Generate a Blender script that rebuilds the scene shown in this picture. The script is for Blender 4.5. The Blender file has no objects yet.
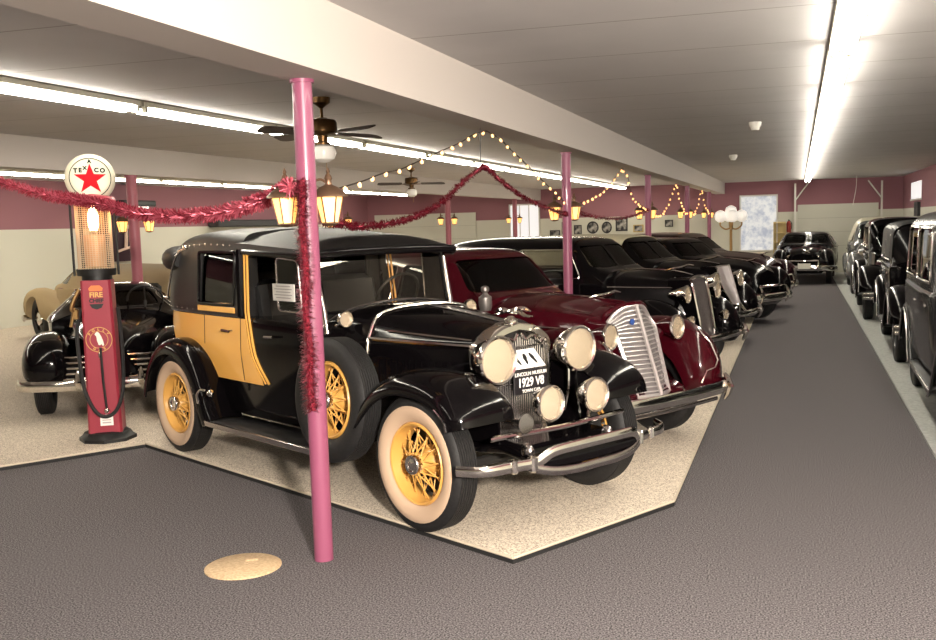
import bpy, bmesh, math, random
from math import sin, cos, pi, radians as R
from mathutils import Vector, Matrix
random.seed(7)
SC = bpy.context.scene
COL = SC.collection

# ------------------------------------------------------------------ materials
MATS = {}
def mat(name, col=(.8,.8,.8), rough=.5, metal=0., coat=0., emit=None, es=0., alpha=1., spec=.5, trans=0., ior=1.45):
    m = bpy.data.materials.new(name); m.use_nodes = True
    b = m.node_tree.nodes['Principled BSDF']
    b.inputs['Base Color'].default_value = (*col, 1)
    b.inputs['Roughness'].default_value = rough
    b.inputs['Metallic'].default_value = metal
    b.inputs['Coat Weight'].default_value = coat
    b.inputs['Coat Roughness'].default_value = .03
    b.inputs['Specular IOR Level'].default_value = spec
    b.inputs['Alpha'].default_value = alpha
    b.inputs['Transmission Weight'].default_value = trans
    b.inputs['IOR'].default_value = ior
    if emit:
        b.inputs['Emission Color'].default_value = (*emit, 1)
        b.inputs['Emission Strength'].default_value = es
    MATS[name] = m
    return m
def noise_mix(m, c1, c2, scale=200., lo=.35, hi=.65, detail=4., bump=0., dist=.01, coord='Object', kind='noise'):
    nt = m.node_tree; N = nt.nodes; L = nt.links; b = N['Principled BSDF']
    tc = N.new('ShaderNodeTexCoord')
    if kind == 'noise':
        t = N.new('ShaderNodeTexNoise'); t.inputs['Detail'].default_value = detail; out = t.outputs['Fac']
    else:
        t = N.new('ShaderNodeTexVoronoi'); out = t.outputs['Color']
    t.inputs['Scale'].default_value = scale
    L.new(tc.outputs[coord], t.inputs['Vector'])
    r = N.new('ShaderNodeValToRGB')
    r.color_ramp.elements[0].position = lo; r.color_ramp.elements[0].color = (*c1, 1)
    r.color_ramp.elements[1].position = hi; r.color_ramp.elements[1].color = (*c2, 1)
    L.new(out, r.inputs['Fac']); L.new(r.outputs['Color'], b.inputs['Base Color'])
    if bump:
        bp = N.new('ShaderNodeBump'); bp.inputs['Strength'].default_value = bump; bp.inputs['Distance'].default_value = dist
        L.new(out, bp.inputs['Height']); L.new(bp.outputs['Normal'], b.inputs['Normal'])
    return r
black = mat('black_paint', (.0025,.002,.0024), .10, 0, .08, spec=.20)
maroon = mat('maroon_paint', (.034,.0018,.0045), .12, 0, .15, spec=.32)
yellow = mat('yellow_paint', (.74,.38,.085), .25, 0, .3)
greyp = mat('grey_paint', (.10,.105,.105), .2, 0, .5)
dgrey = mat('dark_grey_paint', (.016,.017,.018), .2, 0, .15, spec=.3)
tanp = mat('tan_paint', (.36,.27,.15), .7, spec=.2)
cream = mat('cream_paint', (.62,.58,.44), .3, 0, .3)
chrome = mat('chrome', (.78,.75,.70), .10, 1)
dchrome = mat('aged_chrome', (.46,.43,.42), .24, 1)
silver = mat('silver_bars', (.60,.56,.55), .3, .7)
rubber = mat('tyre_rubber', (.008,.008,.008), .62)
noise_mix(rubber, (.006,.006,.006), (.013,.012,.012), 60)
wwall = mat('whitewall_rubber', (.50,.355,.245), .6)
wwhite = mat('aged_whitewall', (.45,.42,.36), .55)
leather = mat('black_top_leather', (.012,.012,.012), .42)
noise_mix(leather, (.005,.005,.005), (.011,.010,.010), 90, bump=.25, dist=.003)
canvas = mat('tan_top_canvas', (.40,.36,.25), .7)
trimdk = mat('dark_interior', (.012,.011,.010), .7)
gmesh = mat('grille_mesh_metal', (.17,.15,.15), .4, .8)
noise_mix(gmesh, (.05,.045,.045), (.28,.25,.25), 130)
board = mat('running_board_rubber', (.012,.011,.011), .5)
whitec = mat('white_card', (.85,.82,.78), .6)
ink = mat('black_ink', (.006,.006,.006), .5)
plateb = mat('plate_enamel', (.012,.010,.012), .35)
letter = mat('white_lettering', (.85,.82,.78), .5)
blue = mat('blue_enamel', (.03,.07,.25), .3)
redl = mat('red_lens', (.30,.01,.01), .15)
lens = mat('lamp_lens', (.95,.88,.76), .22, 1.)
lampglass = mat('lamp_glass', (.70,.58,.43), .18, 0, .3, alpha=.30)
def glass_mat(name, tint, fres=1.35, base=.04):
    m = bpy.data.materials.new(name); m.use_nodes = True
    nt = m.node_tree; N = nt.nodes; N.clear()
    o = N.new('ShaderNodeOutputMaterial'); t = N.new('ShaderNodeBsdfTransparent'); g = N.new('ShaderNodeBsdfGlossy')
    t.inputs['Color'].default_value = (*tint, 1); g.inputs['Roughness'].default_value = .02
    f = N.new('ShaderNodeFresnel'); f.inputs['IOR'].default_value = fres
    mx = N.new('ShaderNodeMixShader')
    nt.links.new(f.outputs[0], mx.inputs[0]); nt.links.new(t.outputs[0], mx.inputs[1]); nt.links.new(g.outputs[0], mx.inputs[2])
    nt.links.new(mx.outputs[0], o.inputs[0]); MATS[name] = m
    return m
glass = glass_mat('window_glass', (.80,.80,.78), 1.35)
clear = glass_mat('clear_glass', (.93,.90,.84), 1.4)
# radial streaks in the lamp lens
def streak_lens():
    nt = lens.node_tree; N = nt.nodes; L = nt.links; b = N['Principled BSDF']
    tc = N.new('ShaderNodeTexCoord'); w = N.new('ShaderNodeTexWave'); w.bands_direction = 'Y'
    w.inputs['Scale'].default_value = 26; w.inputs['Distortion'].default_value = 1.5
    bp = N.new('ShaderNodeBump'); bp.inputs['Strength'].default_value = .04; bp.inputs['Distance'].default_value = .002
    L.new(tc.outputs['Object'], w.inputs['Vector']); L.new(w.outputs['Fac'], bp.inputs['Height']); L.new(bp.outputs['Normal'], b.inputs['Normal'])
streak_lens()

# ------------------------------------------------------------------ mesh builder
def cat(pts, sub=6, closed=False):
    P = [Vector(p) for p in pts]; n = len(P); out = []
    segs = n if closed else n-1
    for i in range(segs):
        p1 = P[i]; p2 = P[(i+1) % n]
        p0 = P[i-1] if (closed or i > 0) else p1*2-p2
        p3 = P[(i+2) % n] if (closed or i+2 < n) else p2*2-p1
        for k in range(sub):
            t = k/sub
            out.append(.5*((2*p1)+(p2-p0)*t+(2*p0-5*p1+4*p2-p3)*t*t+(3*p1-p0-3*p2+p3)*t**3))
    if not closed: out.append(P[-1].copy())
    return out
def pchip(rows, x):
    """rows sorted by row[0]; shape-preserving cubic of every column at x"""
    n = len(rows)
    if x <= rows[0][0]: return list(rows[0][1:])
    if x >= rows[-1][0]: return list(rows[-1][1:])
    i = max(k for k in range(n-1) if rows[k][0] <= x)
    res = []
    for c in range(1, len(rows[0])):
        def d(k): return (rows[k+1][c]-rows[k][c])/(rows[k+1][0]-rows[k][0])
        def m(k):
            if k == 0: return d(0)
            if k == n-1: return d(n-2)
            a, b = d(k-1), d(k)
            return 0. if a*b <= 0 else 2*a*b/(a+b)
        h = rows[i+1][0]-rows[i][0]; t = (x-rows[i][0])/h
        res.append((2*t**3-3*t*t+1)*rows[i][c]+(t**3-2*t*t+t)*h*m(i)+(-2*t**3+3*t*t)*rows[i+1][c]+(t**3-t*t)*h*m(i+1))
    return res
class MB:
    def __init__(s): s.v = []; s.f = []; s.mi = []
    def add(s, vs, fs, mi=0):
        o = len(s.v); s.v += [tuple(v) for v in vs]
        for f in fs: s.f.append(tuple(i+o for i in f)); s.mi.append(mi)
        return s
    def loft(s, rings, closed=True, caps=(True, True), mi=0):
        n = len(rings[0]); fs = []
        vs = [v for r in rings for v in r]
        for i in range(len(rings)-1):
            for j in range(n if closed else n-1):
                k = (j+1) % n
                fs.append((i*n+j, i*n+k, (i+1)*n+k, (i+1)*n+j))
        if closed and caps[0]: fs.append(tuple(range(n-1, -1, -1)))
        if closed and caps[1]: fs.append(tuple((len(rings)-1)*n+j for j in range(n)))
        return s.add(vs, fs, mi)
    def tube(s, path, r, n=8, closed=False, flat=None, mi=0):
        """round tube along a path; r number or list; flat=(a,b) elliptic factors (along normal, binormal~z)"""
        P = [Vector(p) for p in path]; m = len(P); rings = []
        up = Vector((0, 0, 1))
        prev = None
        for i in range(m):
            if closed: t = P[(i+1) % m]-P[i-1]
            else: t = P[min(i+1, m-1)]-P[max(i-1, 0)]
            if t.length < 1e-9: t = Vector((1, 0, 0))
            t.normalize()
            if prev is None:
                a = up if abs(t.dot(up)) < .9 else Vector((0, 1, 0))
                nn = t.cross(a).normalized()
            else:
                nn = (prev-t*prev.dot(t))
                nn = nn.normalized() if nn.length > 1e-6 else t.orthogonal().normalized()
            prev = nn; bb = nn.cross(t)*-1
            if flat:
                bb = up-t*up.dot(t)
                bb = bb.normalized() if bb.length > 1e-4 else nn.cross(t)
                nn = t.cross(bb)
            rr = r[i] if isinstance(r, (list, tuple)) else r
            fa, fb = flat if flat else (1, 1)
            rings.append([P[i]+nn*cos(2*pi*k/n)*rr*fa+bb*sin(2*pi*k/n)*rr*fb for k in range(n)])
        if closed: rings.append(rings[0]); return s.loft(rings, True, (False, False), mi)
        return s.loft(rings, True, (True, True), mi)
    def lathe(s, prof, M=None, n=24, mi=0, closed_prof=False, caps=True):
        """prof [(r,h)], spun about local z, mapped by M"""
        M = M or Matrix.Identity(4); rings = []
        pr = prof+[prof[0]] if closed_prof else prof
        for r, h in pr:
            rings.append([M @ Vector((max(r, 1e-5)*cos(2*pi*k/n), max(r, 1e-5)*sin(2*pi*k/n), h)) for k in range(n)])
        return s.loft(rings, True, (caps and not closed_prof and prof[0][0] > 1e-4, caps and not closed_prof and prof[-1][0] > 1e-4), mi)
    def box(s, c, d, M=None, mi=0, bev=0.):
        x, y, z = d[0]/2, d[1]/2, d[2]/2; c = Vector(c)
        if bev > 0:
            b = bev; rings = []
            for zz, ins in ((-z, b), (-z+b, 0), (z-b, 0), (z, b)):
                X, Y = x-ins, y-ins
                rings.append([(X-b, -Y, zz), (X, -Y+b, zz), (X, Y-b, zz), (X-b, Y, zz), (-X+b, Y, zz), (-X, Y-b, zz), (-X, -Y+b, zz), (-X+b, -Y, zz)])
            rings = [[(M @ Vector(p) if M else Vector(p))+c for p in r] for r in rings]
            return s.loft(rings, mi=mi)
        vs = [Vector((sx*x, sy*y, sz*z)) for sz in (-1, 1) for sx, sy in ((-1, -1), (1, -1), (1, 1), (-1, 1))]
        vs = [(M @ v if M else v)+c for v in vs]
        return s.add(vs, [(3, 2, 1, 0), (4, 5, 6, 7), (0, 1, 5, 4), (1, 2, 6, 5), (2, 3, 7, 6), (3, 0, 4, 7)], mi)
    def ell(s, c, r, n=16, m=10, M=None, mi=0):
        c = Vector(c); rings = []
        for i in range(m+1):
            a = -pi/2+pi*i/m
            ring = [Vector((max(cos(a), 1e-4)*cos(2*pi*k/n)*r[0], max(cos(a), 1e-4)*sin(2*pi*k/n)*r[1], sin(a)*r[2])) for k in range(n)]
            rings.append([(M @ p if M else p)+c for p in ring])
        return s.loft(rings, True, (True, True), mi)
    def prism(s, poly, vec, mi=0):
        v = Vector(vec)
        return s.loft([[Vector(p) for p in poly], [Vector(p)+v for p in poly]], mi=mi)
    def sheet(s, rings, mi=0): return s.loft(rings, False, (False, False), mi)
    def mesh(s, name, mats):
        me = bpy.data.meshes.new(name); me.from_pydata(s.v, [], s.f)
        for m in (mats if isinstance(mats, (list, tuple)) else [mats]): me.materials.append(m)
        me.polygons.foreach_set('material_index', s.mi)
        bm = bmesh.new(); bm.from_mesh(me)
        bmesh.ops.remove_doubles(bm, verts=bm.verts, dist=1e-6)
        bmesh.ops.recalc_face_normals(bm, faces=bm.faces); bm.to_mesh(me); bm.free()
        return me
    def build(s, name, mats, parent=None, smooth=40, loc=None, solid=0., cut=None):
        me = s.mesh(name, mats)
        o = bpy.data.objects.new(name, me); COL.objects.link(o)
        if solid or cut:
            if solid:
                md = o.modifiers.new('s', 'SOLIDIFY'); md.thickness = abs(solid); md.offset = -1 if solid > 0 else 1; md.use_even_offset = False
            tmp = []
            for c in (cut or []):
                op = 'DIFFERENCE'
                if isinstance(c, tuple): c, op = c
                co = bpy.data.objects.new('cutter', c.mesh('cutter', mats)); COL.objects.link(co); tmp.append(co)
                md = o.modifiers.new('b', 'BOOLEAN'); md.object = co; md.operation = op; md.solver = 'EXACT'
            dg = bpy.context.evaluated_depsgraph_get(); dg.update()
            nm = bpy.data.meshes.new_from_object(o.evaluated_get(dg))
            o.modifiers.clear(); o.data = nm; bpy.data.meshes.remove(me); me = nm; me.name = name
            for t in tmp:
                d = t.data; bpy.data.objects.remove(t); bpy.data.meshes.remove(d)
        if smooth:
            me.shade_smooth(); me.set_sharp_from_angle(angle=R(smooth))
        if parent: o.parent = parent
        if loc: o.location = loc
        return o
def kid(name, me, parent, loc=None, rot=None):
    o = bpy.data.objects.new(name, me); COL.objects.link(o); o.parent = parent
    if loc: o.location = loc
    if rot: o.rotation_euler = rot
    return o
def thing(name, label, cat_, loc=(0,0,0), rz=0, group=None):
    o = bpy.data.objects.new(name, None); COL.objects.link(o); o.empty_display_size = .1
    o.location = loc; o.rotation_euler = (0, 0, rz); tag(o, label, cat_, group)
    return o
def tag(o, label, cat_, group=None):
    o['label'] = label; o['category'] = cat_
    if group: o['group'] = group
    return o
def struct(o): o['kind'] = 'structure'; return o
def dup(root, loc, rz=None, label=None):
    def cp(o, par):
        c = o.copy(); COL.objects.link(c); c.parent = par
        for ch in o.children: cp(ch, c)
        return c
    r = cp(root, None); r.location = loc
    if rz is not None: r.rotation_euler = (0, 0, rz)
    if label: r['label'] = label
    return r
def text_mesh(txt, size, ext=.001, font_scale=1., bold=0.):
    cu = bpy.data.curves.new('t', 'FONT'); cu.body = txt; cu.size = size; cu.align_x = 'CENTER'; cu.align_y = 'CENTER'; cu.extrude = ext; cu.offset = bold
    o = bpy.data.objects.new('t', cu); COL.objects.link(o)
    dg = bpy.context.evaluated_depsgraph_get(); dg.update()
    me = bpy.data.meshes.new_from_object(o.evaluated_get(dg))
    bpy.data.objects.remove(o); bpy.data.curves.remove(cu)
    return me
def put_text(txt, size, M, material, parent, name='lettering', bold=0., sx=1.):
    me = text_mesh(txt, size, .0012, bold=bold); me.materials.clear(); me.materials.append(material)
    me.transform(M @ Matrix.Diagonal((sx, 1, 1, 1)))
    return kid(name, me, parent)
AXX = Matrix(((0,0,1,0),(0,1,0,0),(-1,0,0,0),(0,0,0,1)))   # local z -> +x
AXY = Matrix(((1,0,0,0),(0,0,1,0),(0,-1,0,0),(0,0,0,1)))   # local z -> +y
def T(*p): return Matrix.Translation(p)
# ------------------------------------------------------------------ wheels
def tyre_mesh(Rt, w):
    """wheel axis along y, outer face towards -y"""
    h = w/2; ri = Rt*.60
    prof = [(ri, -h*.55), (Rt*.66, -h*.86), (Rt*.76, -h*1.0), (Rt*.87, -h*.98), (Rt*.95, -h*.85), (Rt*.985, -h*.66)]
    # tread grooves
    for k in range(7):
        y = -h*.6+h*1.2*k/6
        prof += [(Rt, y-h*.06), (Rt, y+h*.06)]
        if k < 6: prof += [(Rt-.008, y+h*.085), (Rt-.008, y+h*.115)]
    prof += [(Rt*.985, h*.66), (Rt*.95, h*.85), (Rt*.87, h*.98), (Rt*.76, h), (Rt*.66, h*.86), (ri, h*.55)]
    return MB().lathe(prof, AXY, 48, closed_prof=True)
WH = {}
def wheel_set(key, Rt, w, spoke_m, ww_m, hub_m, disc=False):
    h = w/2; d = {}
    d['tyre'] = tyre_mesh(Rt, w).mesh('tyre', rubber); 
    if ww_m:
        d['whitewall'] = MB().lathe([(Rt*.615, -h*.72), (Rt*.66, -h*.90), (Rt*.76, -h*1.035), (Rt*.85, -h*1.02), (Rt*.862, -h*.97)], AXY, 48, caps=False).mesh('whitewall', ww_m)
    if disc:
        d['rim'] = MB().lathe([(Rt*.62, -h*.70), (Rt*.56, -h*.78), (Rt*.54, -h*.55), (Rt*.42, -h*.50), (Rt*.30, -h*.62), (Rt*.26, -h*.62)], AXY, 32, caps=False).mesh('rim', spoke_m)
        d['hub_cap'] = MB().lathe([(Rt*.33, -h*.55), (Rt*.31, -h*.85), (Rt*.2, -h*1.0), (0, -h*1.05)], AXY, 24).mesh('hub_cap', hub_m)
    else:
        d['rim'] = MB().lathe([(Rt*.62, -h*.72), (Rt*.595, -h*.86), (Rt*.57, -h*.80), (Rt*.545, -h*.4), (Rt*.52, -h*.1), (Rt*.52, h*.4), (Rt*.6, h*.8), (Rt*.62, h*.6)], AXY, 40, closed_prof=True).mesh('rim', spoke_m)
        b = MB().lathe([(.0, -h*.9), (Rt*.12, -h*.9), (Rt*.15, -h*.7), (Rt*.16, -h*.2), (Rt*.19, h*.3), (Rt*.24, h*.5), (Rt*.24, h*.8), (0, h*.8)], AXY, 24)
        for k in range(24):
            for sgn, r0, y0, y1 in ((1, Rt*.145, -h*.8, -h*.15), (-1, Rt*.20, h*.35, -h*.05)):
                a = 2*pi*k/24; a2 = a+sgn*(.45 if k % 2 else -.45)
                b.tube([(r0*cos(a), y0, r0*sin(a)), (Rt*.535*cos(a2), y1, Rt*.535*sin(a2))], .0048, 4)
        d['spokes'] = b.mesh('spokes', spoke_m)
        d['brake_drum'] = MB().lathe([(0,h*.82),(Rt*.52,h*.82),(Rt*.54,h*1.0),(Rt*.5,h*1.1),(0,h*1.1)], AXY, 24).mesh('brake_drum', trimdk)
        d['hub_cap'] = MB().lathe([(Rt*.15, -h*.75), (Rt*.155, -h*1.12), (Rt*.14, -h*1.2), (Rt*.10, -h*1.2), (Rt*.085, -h*1.12), (Rt*.06, -h*1.15), (0, -h*1.17)], AXY, 24).mesh('hub_cap', hub_m)
    for k, m in d.items(): m.shade_smooth(); m.set_sharp_from_angle(angle=R(45))
    WH[key] = d
    return d
def add_wheel(key, parent, loc, side, steer=0., name='wheel'):
    """side -1 = right (outer face to -y), +1 = left"""
    d = WH[key]
    o = kid(name, d['tyre'], parent, loc, (0, 0, steer+(0 if side < 0 else pi)))
    for k, m in d.items():
        if k != 'tyre': kid(k, m, o)
    return o
def lamp(parent, c, r, shell, depth=None, name='headlight', ry=1., rz=1., tilt=0., long=False):
    """forward facing lamp bowl with rim and lens; local +x = forward"""
    M = T(*c) @ Matrix.Rotation(tilt, 4, 'Y') @ Matrix.Diagonal((1, ry, rz, 1)) @ AXX
    dp = depth or r*1.1
    if long: pr = [(0, -dp), (r*.25, -dp*.85), (r*.6, -dp*.5), (r*.88, -dp*.2), (r*.98, -.01), (r, 0)]
    else: pr = [(0, -dp), (r*.35, -dp*.95), (r*.7, -dp*.7), (r*.92, -dp*.3), (r*.98, -.02), (r, 0)]
    o = MB().lathe(pr, M, 28, caps=False).build(name, shell, parent)
    MB().lathe([(r*.93, -.004), (r*1.04, -.012), (r*1.05, .008), (r*.99, .018), (r*.91, .012)], M, 28, closed_prof=True).build('lamp_rim', chrome, o)
    MB().lathe([(r*.955, -.004), (r*.85, -r*.12), (r*.65, -r*.26), (r*.4, -r*.36), (r*.15, -r*.41), (0, -r*.42)], M, 28).build('reflector', lens, o)
    MB().lathe([(r*.94, .002), (r*.8, r*.10), (r*.5, r*.19), (r*.2, r*.235), (0, r*.24)], M, 28, caps=False).build('lens', lampglass, o)
    return o
# ------------------------------------------------------------------ fenders
def clam_fender(path, yin, yout, crown=.05, lip=.06, sub=5, thick=.014, edge=None):
    """path [(x,z)] crown line front to back; open sheet across y, sides turned down at the outer edge"""
    P = cat([(x, 0, z) for x, z in path], sub); rings = []; edgep = []
    sg = 1 if yout > yin else -1; W = abs(yout-yin)
    for i, p in enumerate(P):
        t = (P[min(i+1, len(P)-1)]-P[max(i-1, 0)]).normalized()
        nrm = Vector((t.z, 0, -t.x))
        if nrm.z < 0 and abs(t.z) < .99: nrm = -nrm
        if i and nrm.dot(pn) < 0: nrm = -nrm
        pn = nrm
        ring = []
        for f, h in ((0, -lip*.2), (.12, crown*.45), (.3, crown*.85), (.5, crown), (.7, crown*.86), (.86, crown*.4), (.96, -lip*.25), (1., -lip), (.992, -lip-.012)):
            ring.append(p+nrm*h+Vector((0, yin+sg*W*f, 0)))
        edgep.append(p-nrm*lip+Vector((0, yin+sg*W*1.0, 0)))
        rings.append(ring)
    return MB().sheet(rings), edgep
def pontoon(rows, side, n=22, m=30, e=2.5):
    """rows (x, yc, hw, zb, zt) closed teardrop fender; side +1/-1"""
    rows = sorted(rows); rings = []; x0, x1 = rows[0][0], rows[-1][0]
    for i in range(m+1):
        u = (1-cos(pi*i/m))/2
        x = x0+(x1-x0)*u
        yc, hw, zb, zt = pchip(rows, x)
        zc = zb+(zt-zb)*.42; ring = []
        for k in range(n):
            a = 2*pi*k/n; c, s_ = cos(a), sin(a)
            y = math.copysign(abs(c)**(2/e), c)*hw
            z = math.copysign(abs(s_)**(2/(e if s_ < 0 else 2.1)), s_)*((zt-zc) if s_ > 0 else (zc-zb))
            ring.append((x, side*(yc+y), zc+z))
        rings.append(ring)
    return MB().loft(rings)
def well(x, z, r, side, y0=.34, y1=1.3):
    return MB().lathe([(r, y0), (r, y1)], T(x, 0, z) @ (AXY if side > 0 else Matrix.Rotation(pi, 4, 'X') @ AXY), 32)
# ------------------------------------------------------------------ grilles
def grille(parent, x0, z0, x1, z1, hw, vee, frame_m, bar_m, back_m, hbars=0, vbars=0, fr=.016, br=.006, arch=.12, mid=None, shell=None):
    """shield grille: hw(t) half width at height fraction t (0 bottom .. 1 top)"""
    def pt(f, t, off=0.):
        h = hw(t); y = h*f
        a = arch*(z1-z0)*max(0., (abs(f)))**2.5*max(0, (t-.72)/.28)
        return Vector((x0+(x1-x0)*t+vee*(1-abs(f))-vee+off, y, z0+(z1-z0)*t-a))
    nz = 16
    back = MB().sheet([[pt(f, i/nz, -.02) for f in (-1, -.75, -.5, -.25, 0, .25, .5, .75, 1)] for i in range(nz+1)])
    g = back.build('grille', back_m, parent, 30, solid=.012)
    ol = [pt(-1, i/14) for i in range(15)]+[pt(f/6, 1) for f in range(-5, 6)]+[pt(1, 1-i/14) for i in range(15)]+[pt(f/6, 0) for f in range(5, -6, -1)]
    MB().tube(ol, fr, 6, closed=True, flat=(1., 1.)).build('grille_frame', frame_m, g)
    if shell:
        sm, xb, wd = shell
        MB().loft([[p+Vector((-.012,0,0)) for p in ol], [Vector((p.x*.5+xb*.5, p.y*(1+wd*.5), p.z)) for p in ol], [Vector((xb, p.y*(1+wd), p.z)) for p in ol]], True, (False, True)).build('grille_shell', sm, g, 40)
    b = MB()
    for k in range(1, hbars):
        t = k/hbars
        b.tube([pt(-.97, t, .0), pt(-.5, t, .004), pt(0, t, .006), pt(.5, t, .004), pt(.97, t, .0)], br, 5)
    for k in range(1, vbars):
        f = -1+2*k/vbars
        b.tube([pt(f, i/8*.985+.005, .004) for i in range(9)], br, 5)
    if mid: b.tube([pt(0, i/10, .006) for i in range(11)], mid, 6)
    if b.v: b.build('grille_bars', bar_m, g)
    return g
def bumper(parent, pts, r, m, guards=(), flat=(.35, 1.), name='bumper', gm=None, gh=.11):
    P = cat(pts, 6)
    o = MB().tube(P, r, 10, flat=flat).build(name, m, parent)
    for (x, y, z) in guards:
        b = MB().tube([(x-.01, y, z-gh), (x+.02, y, z-gh*.6), (x+.045, y, z), (x+.02, y, z+gh*.6), (x-.01, y, z+gh)], [.012, .026, .034, .026, .012], 8)
        b.build('bumper_guard', gm or chrome, o)
    return o
# ------------------------------------------------------------------ sedan body
def ring_pts(p, x, sub=4):
    zb, zbelt, zr, wb, wbelt, wr = p; H = zr-zbelt
    c = [(0, zb), (wb*.8, zb), (wb, zb+.05), ((wb+wbelt)/2+.015, (zb+zbelt)/2), (wbelt, zbelt-.04), (wbelt-.015, zbelt+.03*min(1, H/.2)),
         (wbelt*.45+wr*.55, zbelt+H*.5), (wr, zbelt+H*.80), (wr*.80, zbelt+H*.945), (wr*.4, zr-H*.01), (0, zr)]
    h = cat([(x, y, z) for y, z in c], sub)
    return h
class Sedan:
    def __init__(s, rows): s.rows = rows
    def half(s, x): return ring_pts(pchip(s.rows, x), x)
    def loft(s, x0, x1, n=36):
        rings = []
        for i in range(n+1):
            x = x0+(x1-x0)*i/n
            h = s.half(x)
            rings.append([Vector(p) for p in h]+[Vector((p.x, -p.y, p.z)) for p in reversed(h[1:-1])])
        return MB().loft(rings)
    def y(s, x, z):
        h = s.half(x); best = 0
        for a, b in zip(h, h[1:]):
            lo, hi = min(a.z, b.z), max(a.z, b.z)
            if lo <= z <= hi and hi > lo: best = max(best, a.y+(b.y-a.y)*(z-a.z)/(b.z-a.z))
        return best
    def ztop(s, x): return pchip(s.rows, x)[2]
def rpoly(pts, r=.05, n=4):
    """polygon with rounded corners"""
    out = []; N = len(pts)
    for i in range(N):
        p0, p1, p2 = Vector(pts[i-1]), Vector(pts[i]), Vector(pts[(i+1) % N])
        a = (p0-p1); b = (p2-p1); ra = min(r, a.length*.45); rb = min(r, b.length*.45)
        A = p1+a.normalized()*ra; B = p1+b.normalized()*rb
        for k in range(n+1):
            t = k/n; out.append(A*(1-t)**2+p1*2*t*(1-t)+B*t*t)
    return out
def seat(parent, x, y, w, z, h=.5, m=None):
    b = MB(); b.box((x, y, z), (.5, w, .18), bev=.05); b.box((x-.27, y, z+h/2), (.16, w, h), Matrix.Rotation(-.2, 3, 'Y'), bev=.05)
    return b.build('seat', m or trimdk, parent)
def steering(parent, x, y, z):
    M = T(x, y, z) @ Matrix.Rotation(-1.05, 4, 'Y')
    b = MB(); b.tube([M @ Vector((.2*cos(a), .2*sin(a), 0)) for a in [2*pi*k/24 for k in range(24)]], .012, 6, closed=True)
    for a in (0, 2*pi/3, 4*pi/3): b.tube([M @ Vector((0, 0, -.03)), M @ Vector((.2*cos(a), .2*sin(a), 0))], .007, 5)
    b.tube([M @ Vector((0, 0, -.02)), M @ Vector((0, 0, -.5))], .016, 6)
    return b.build('steering_wheel', ink, parent)
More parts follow.
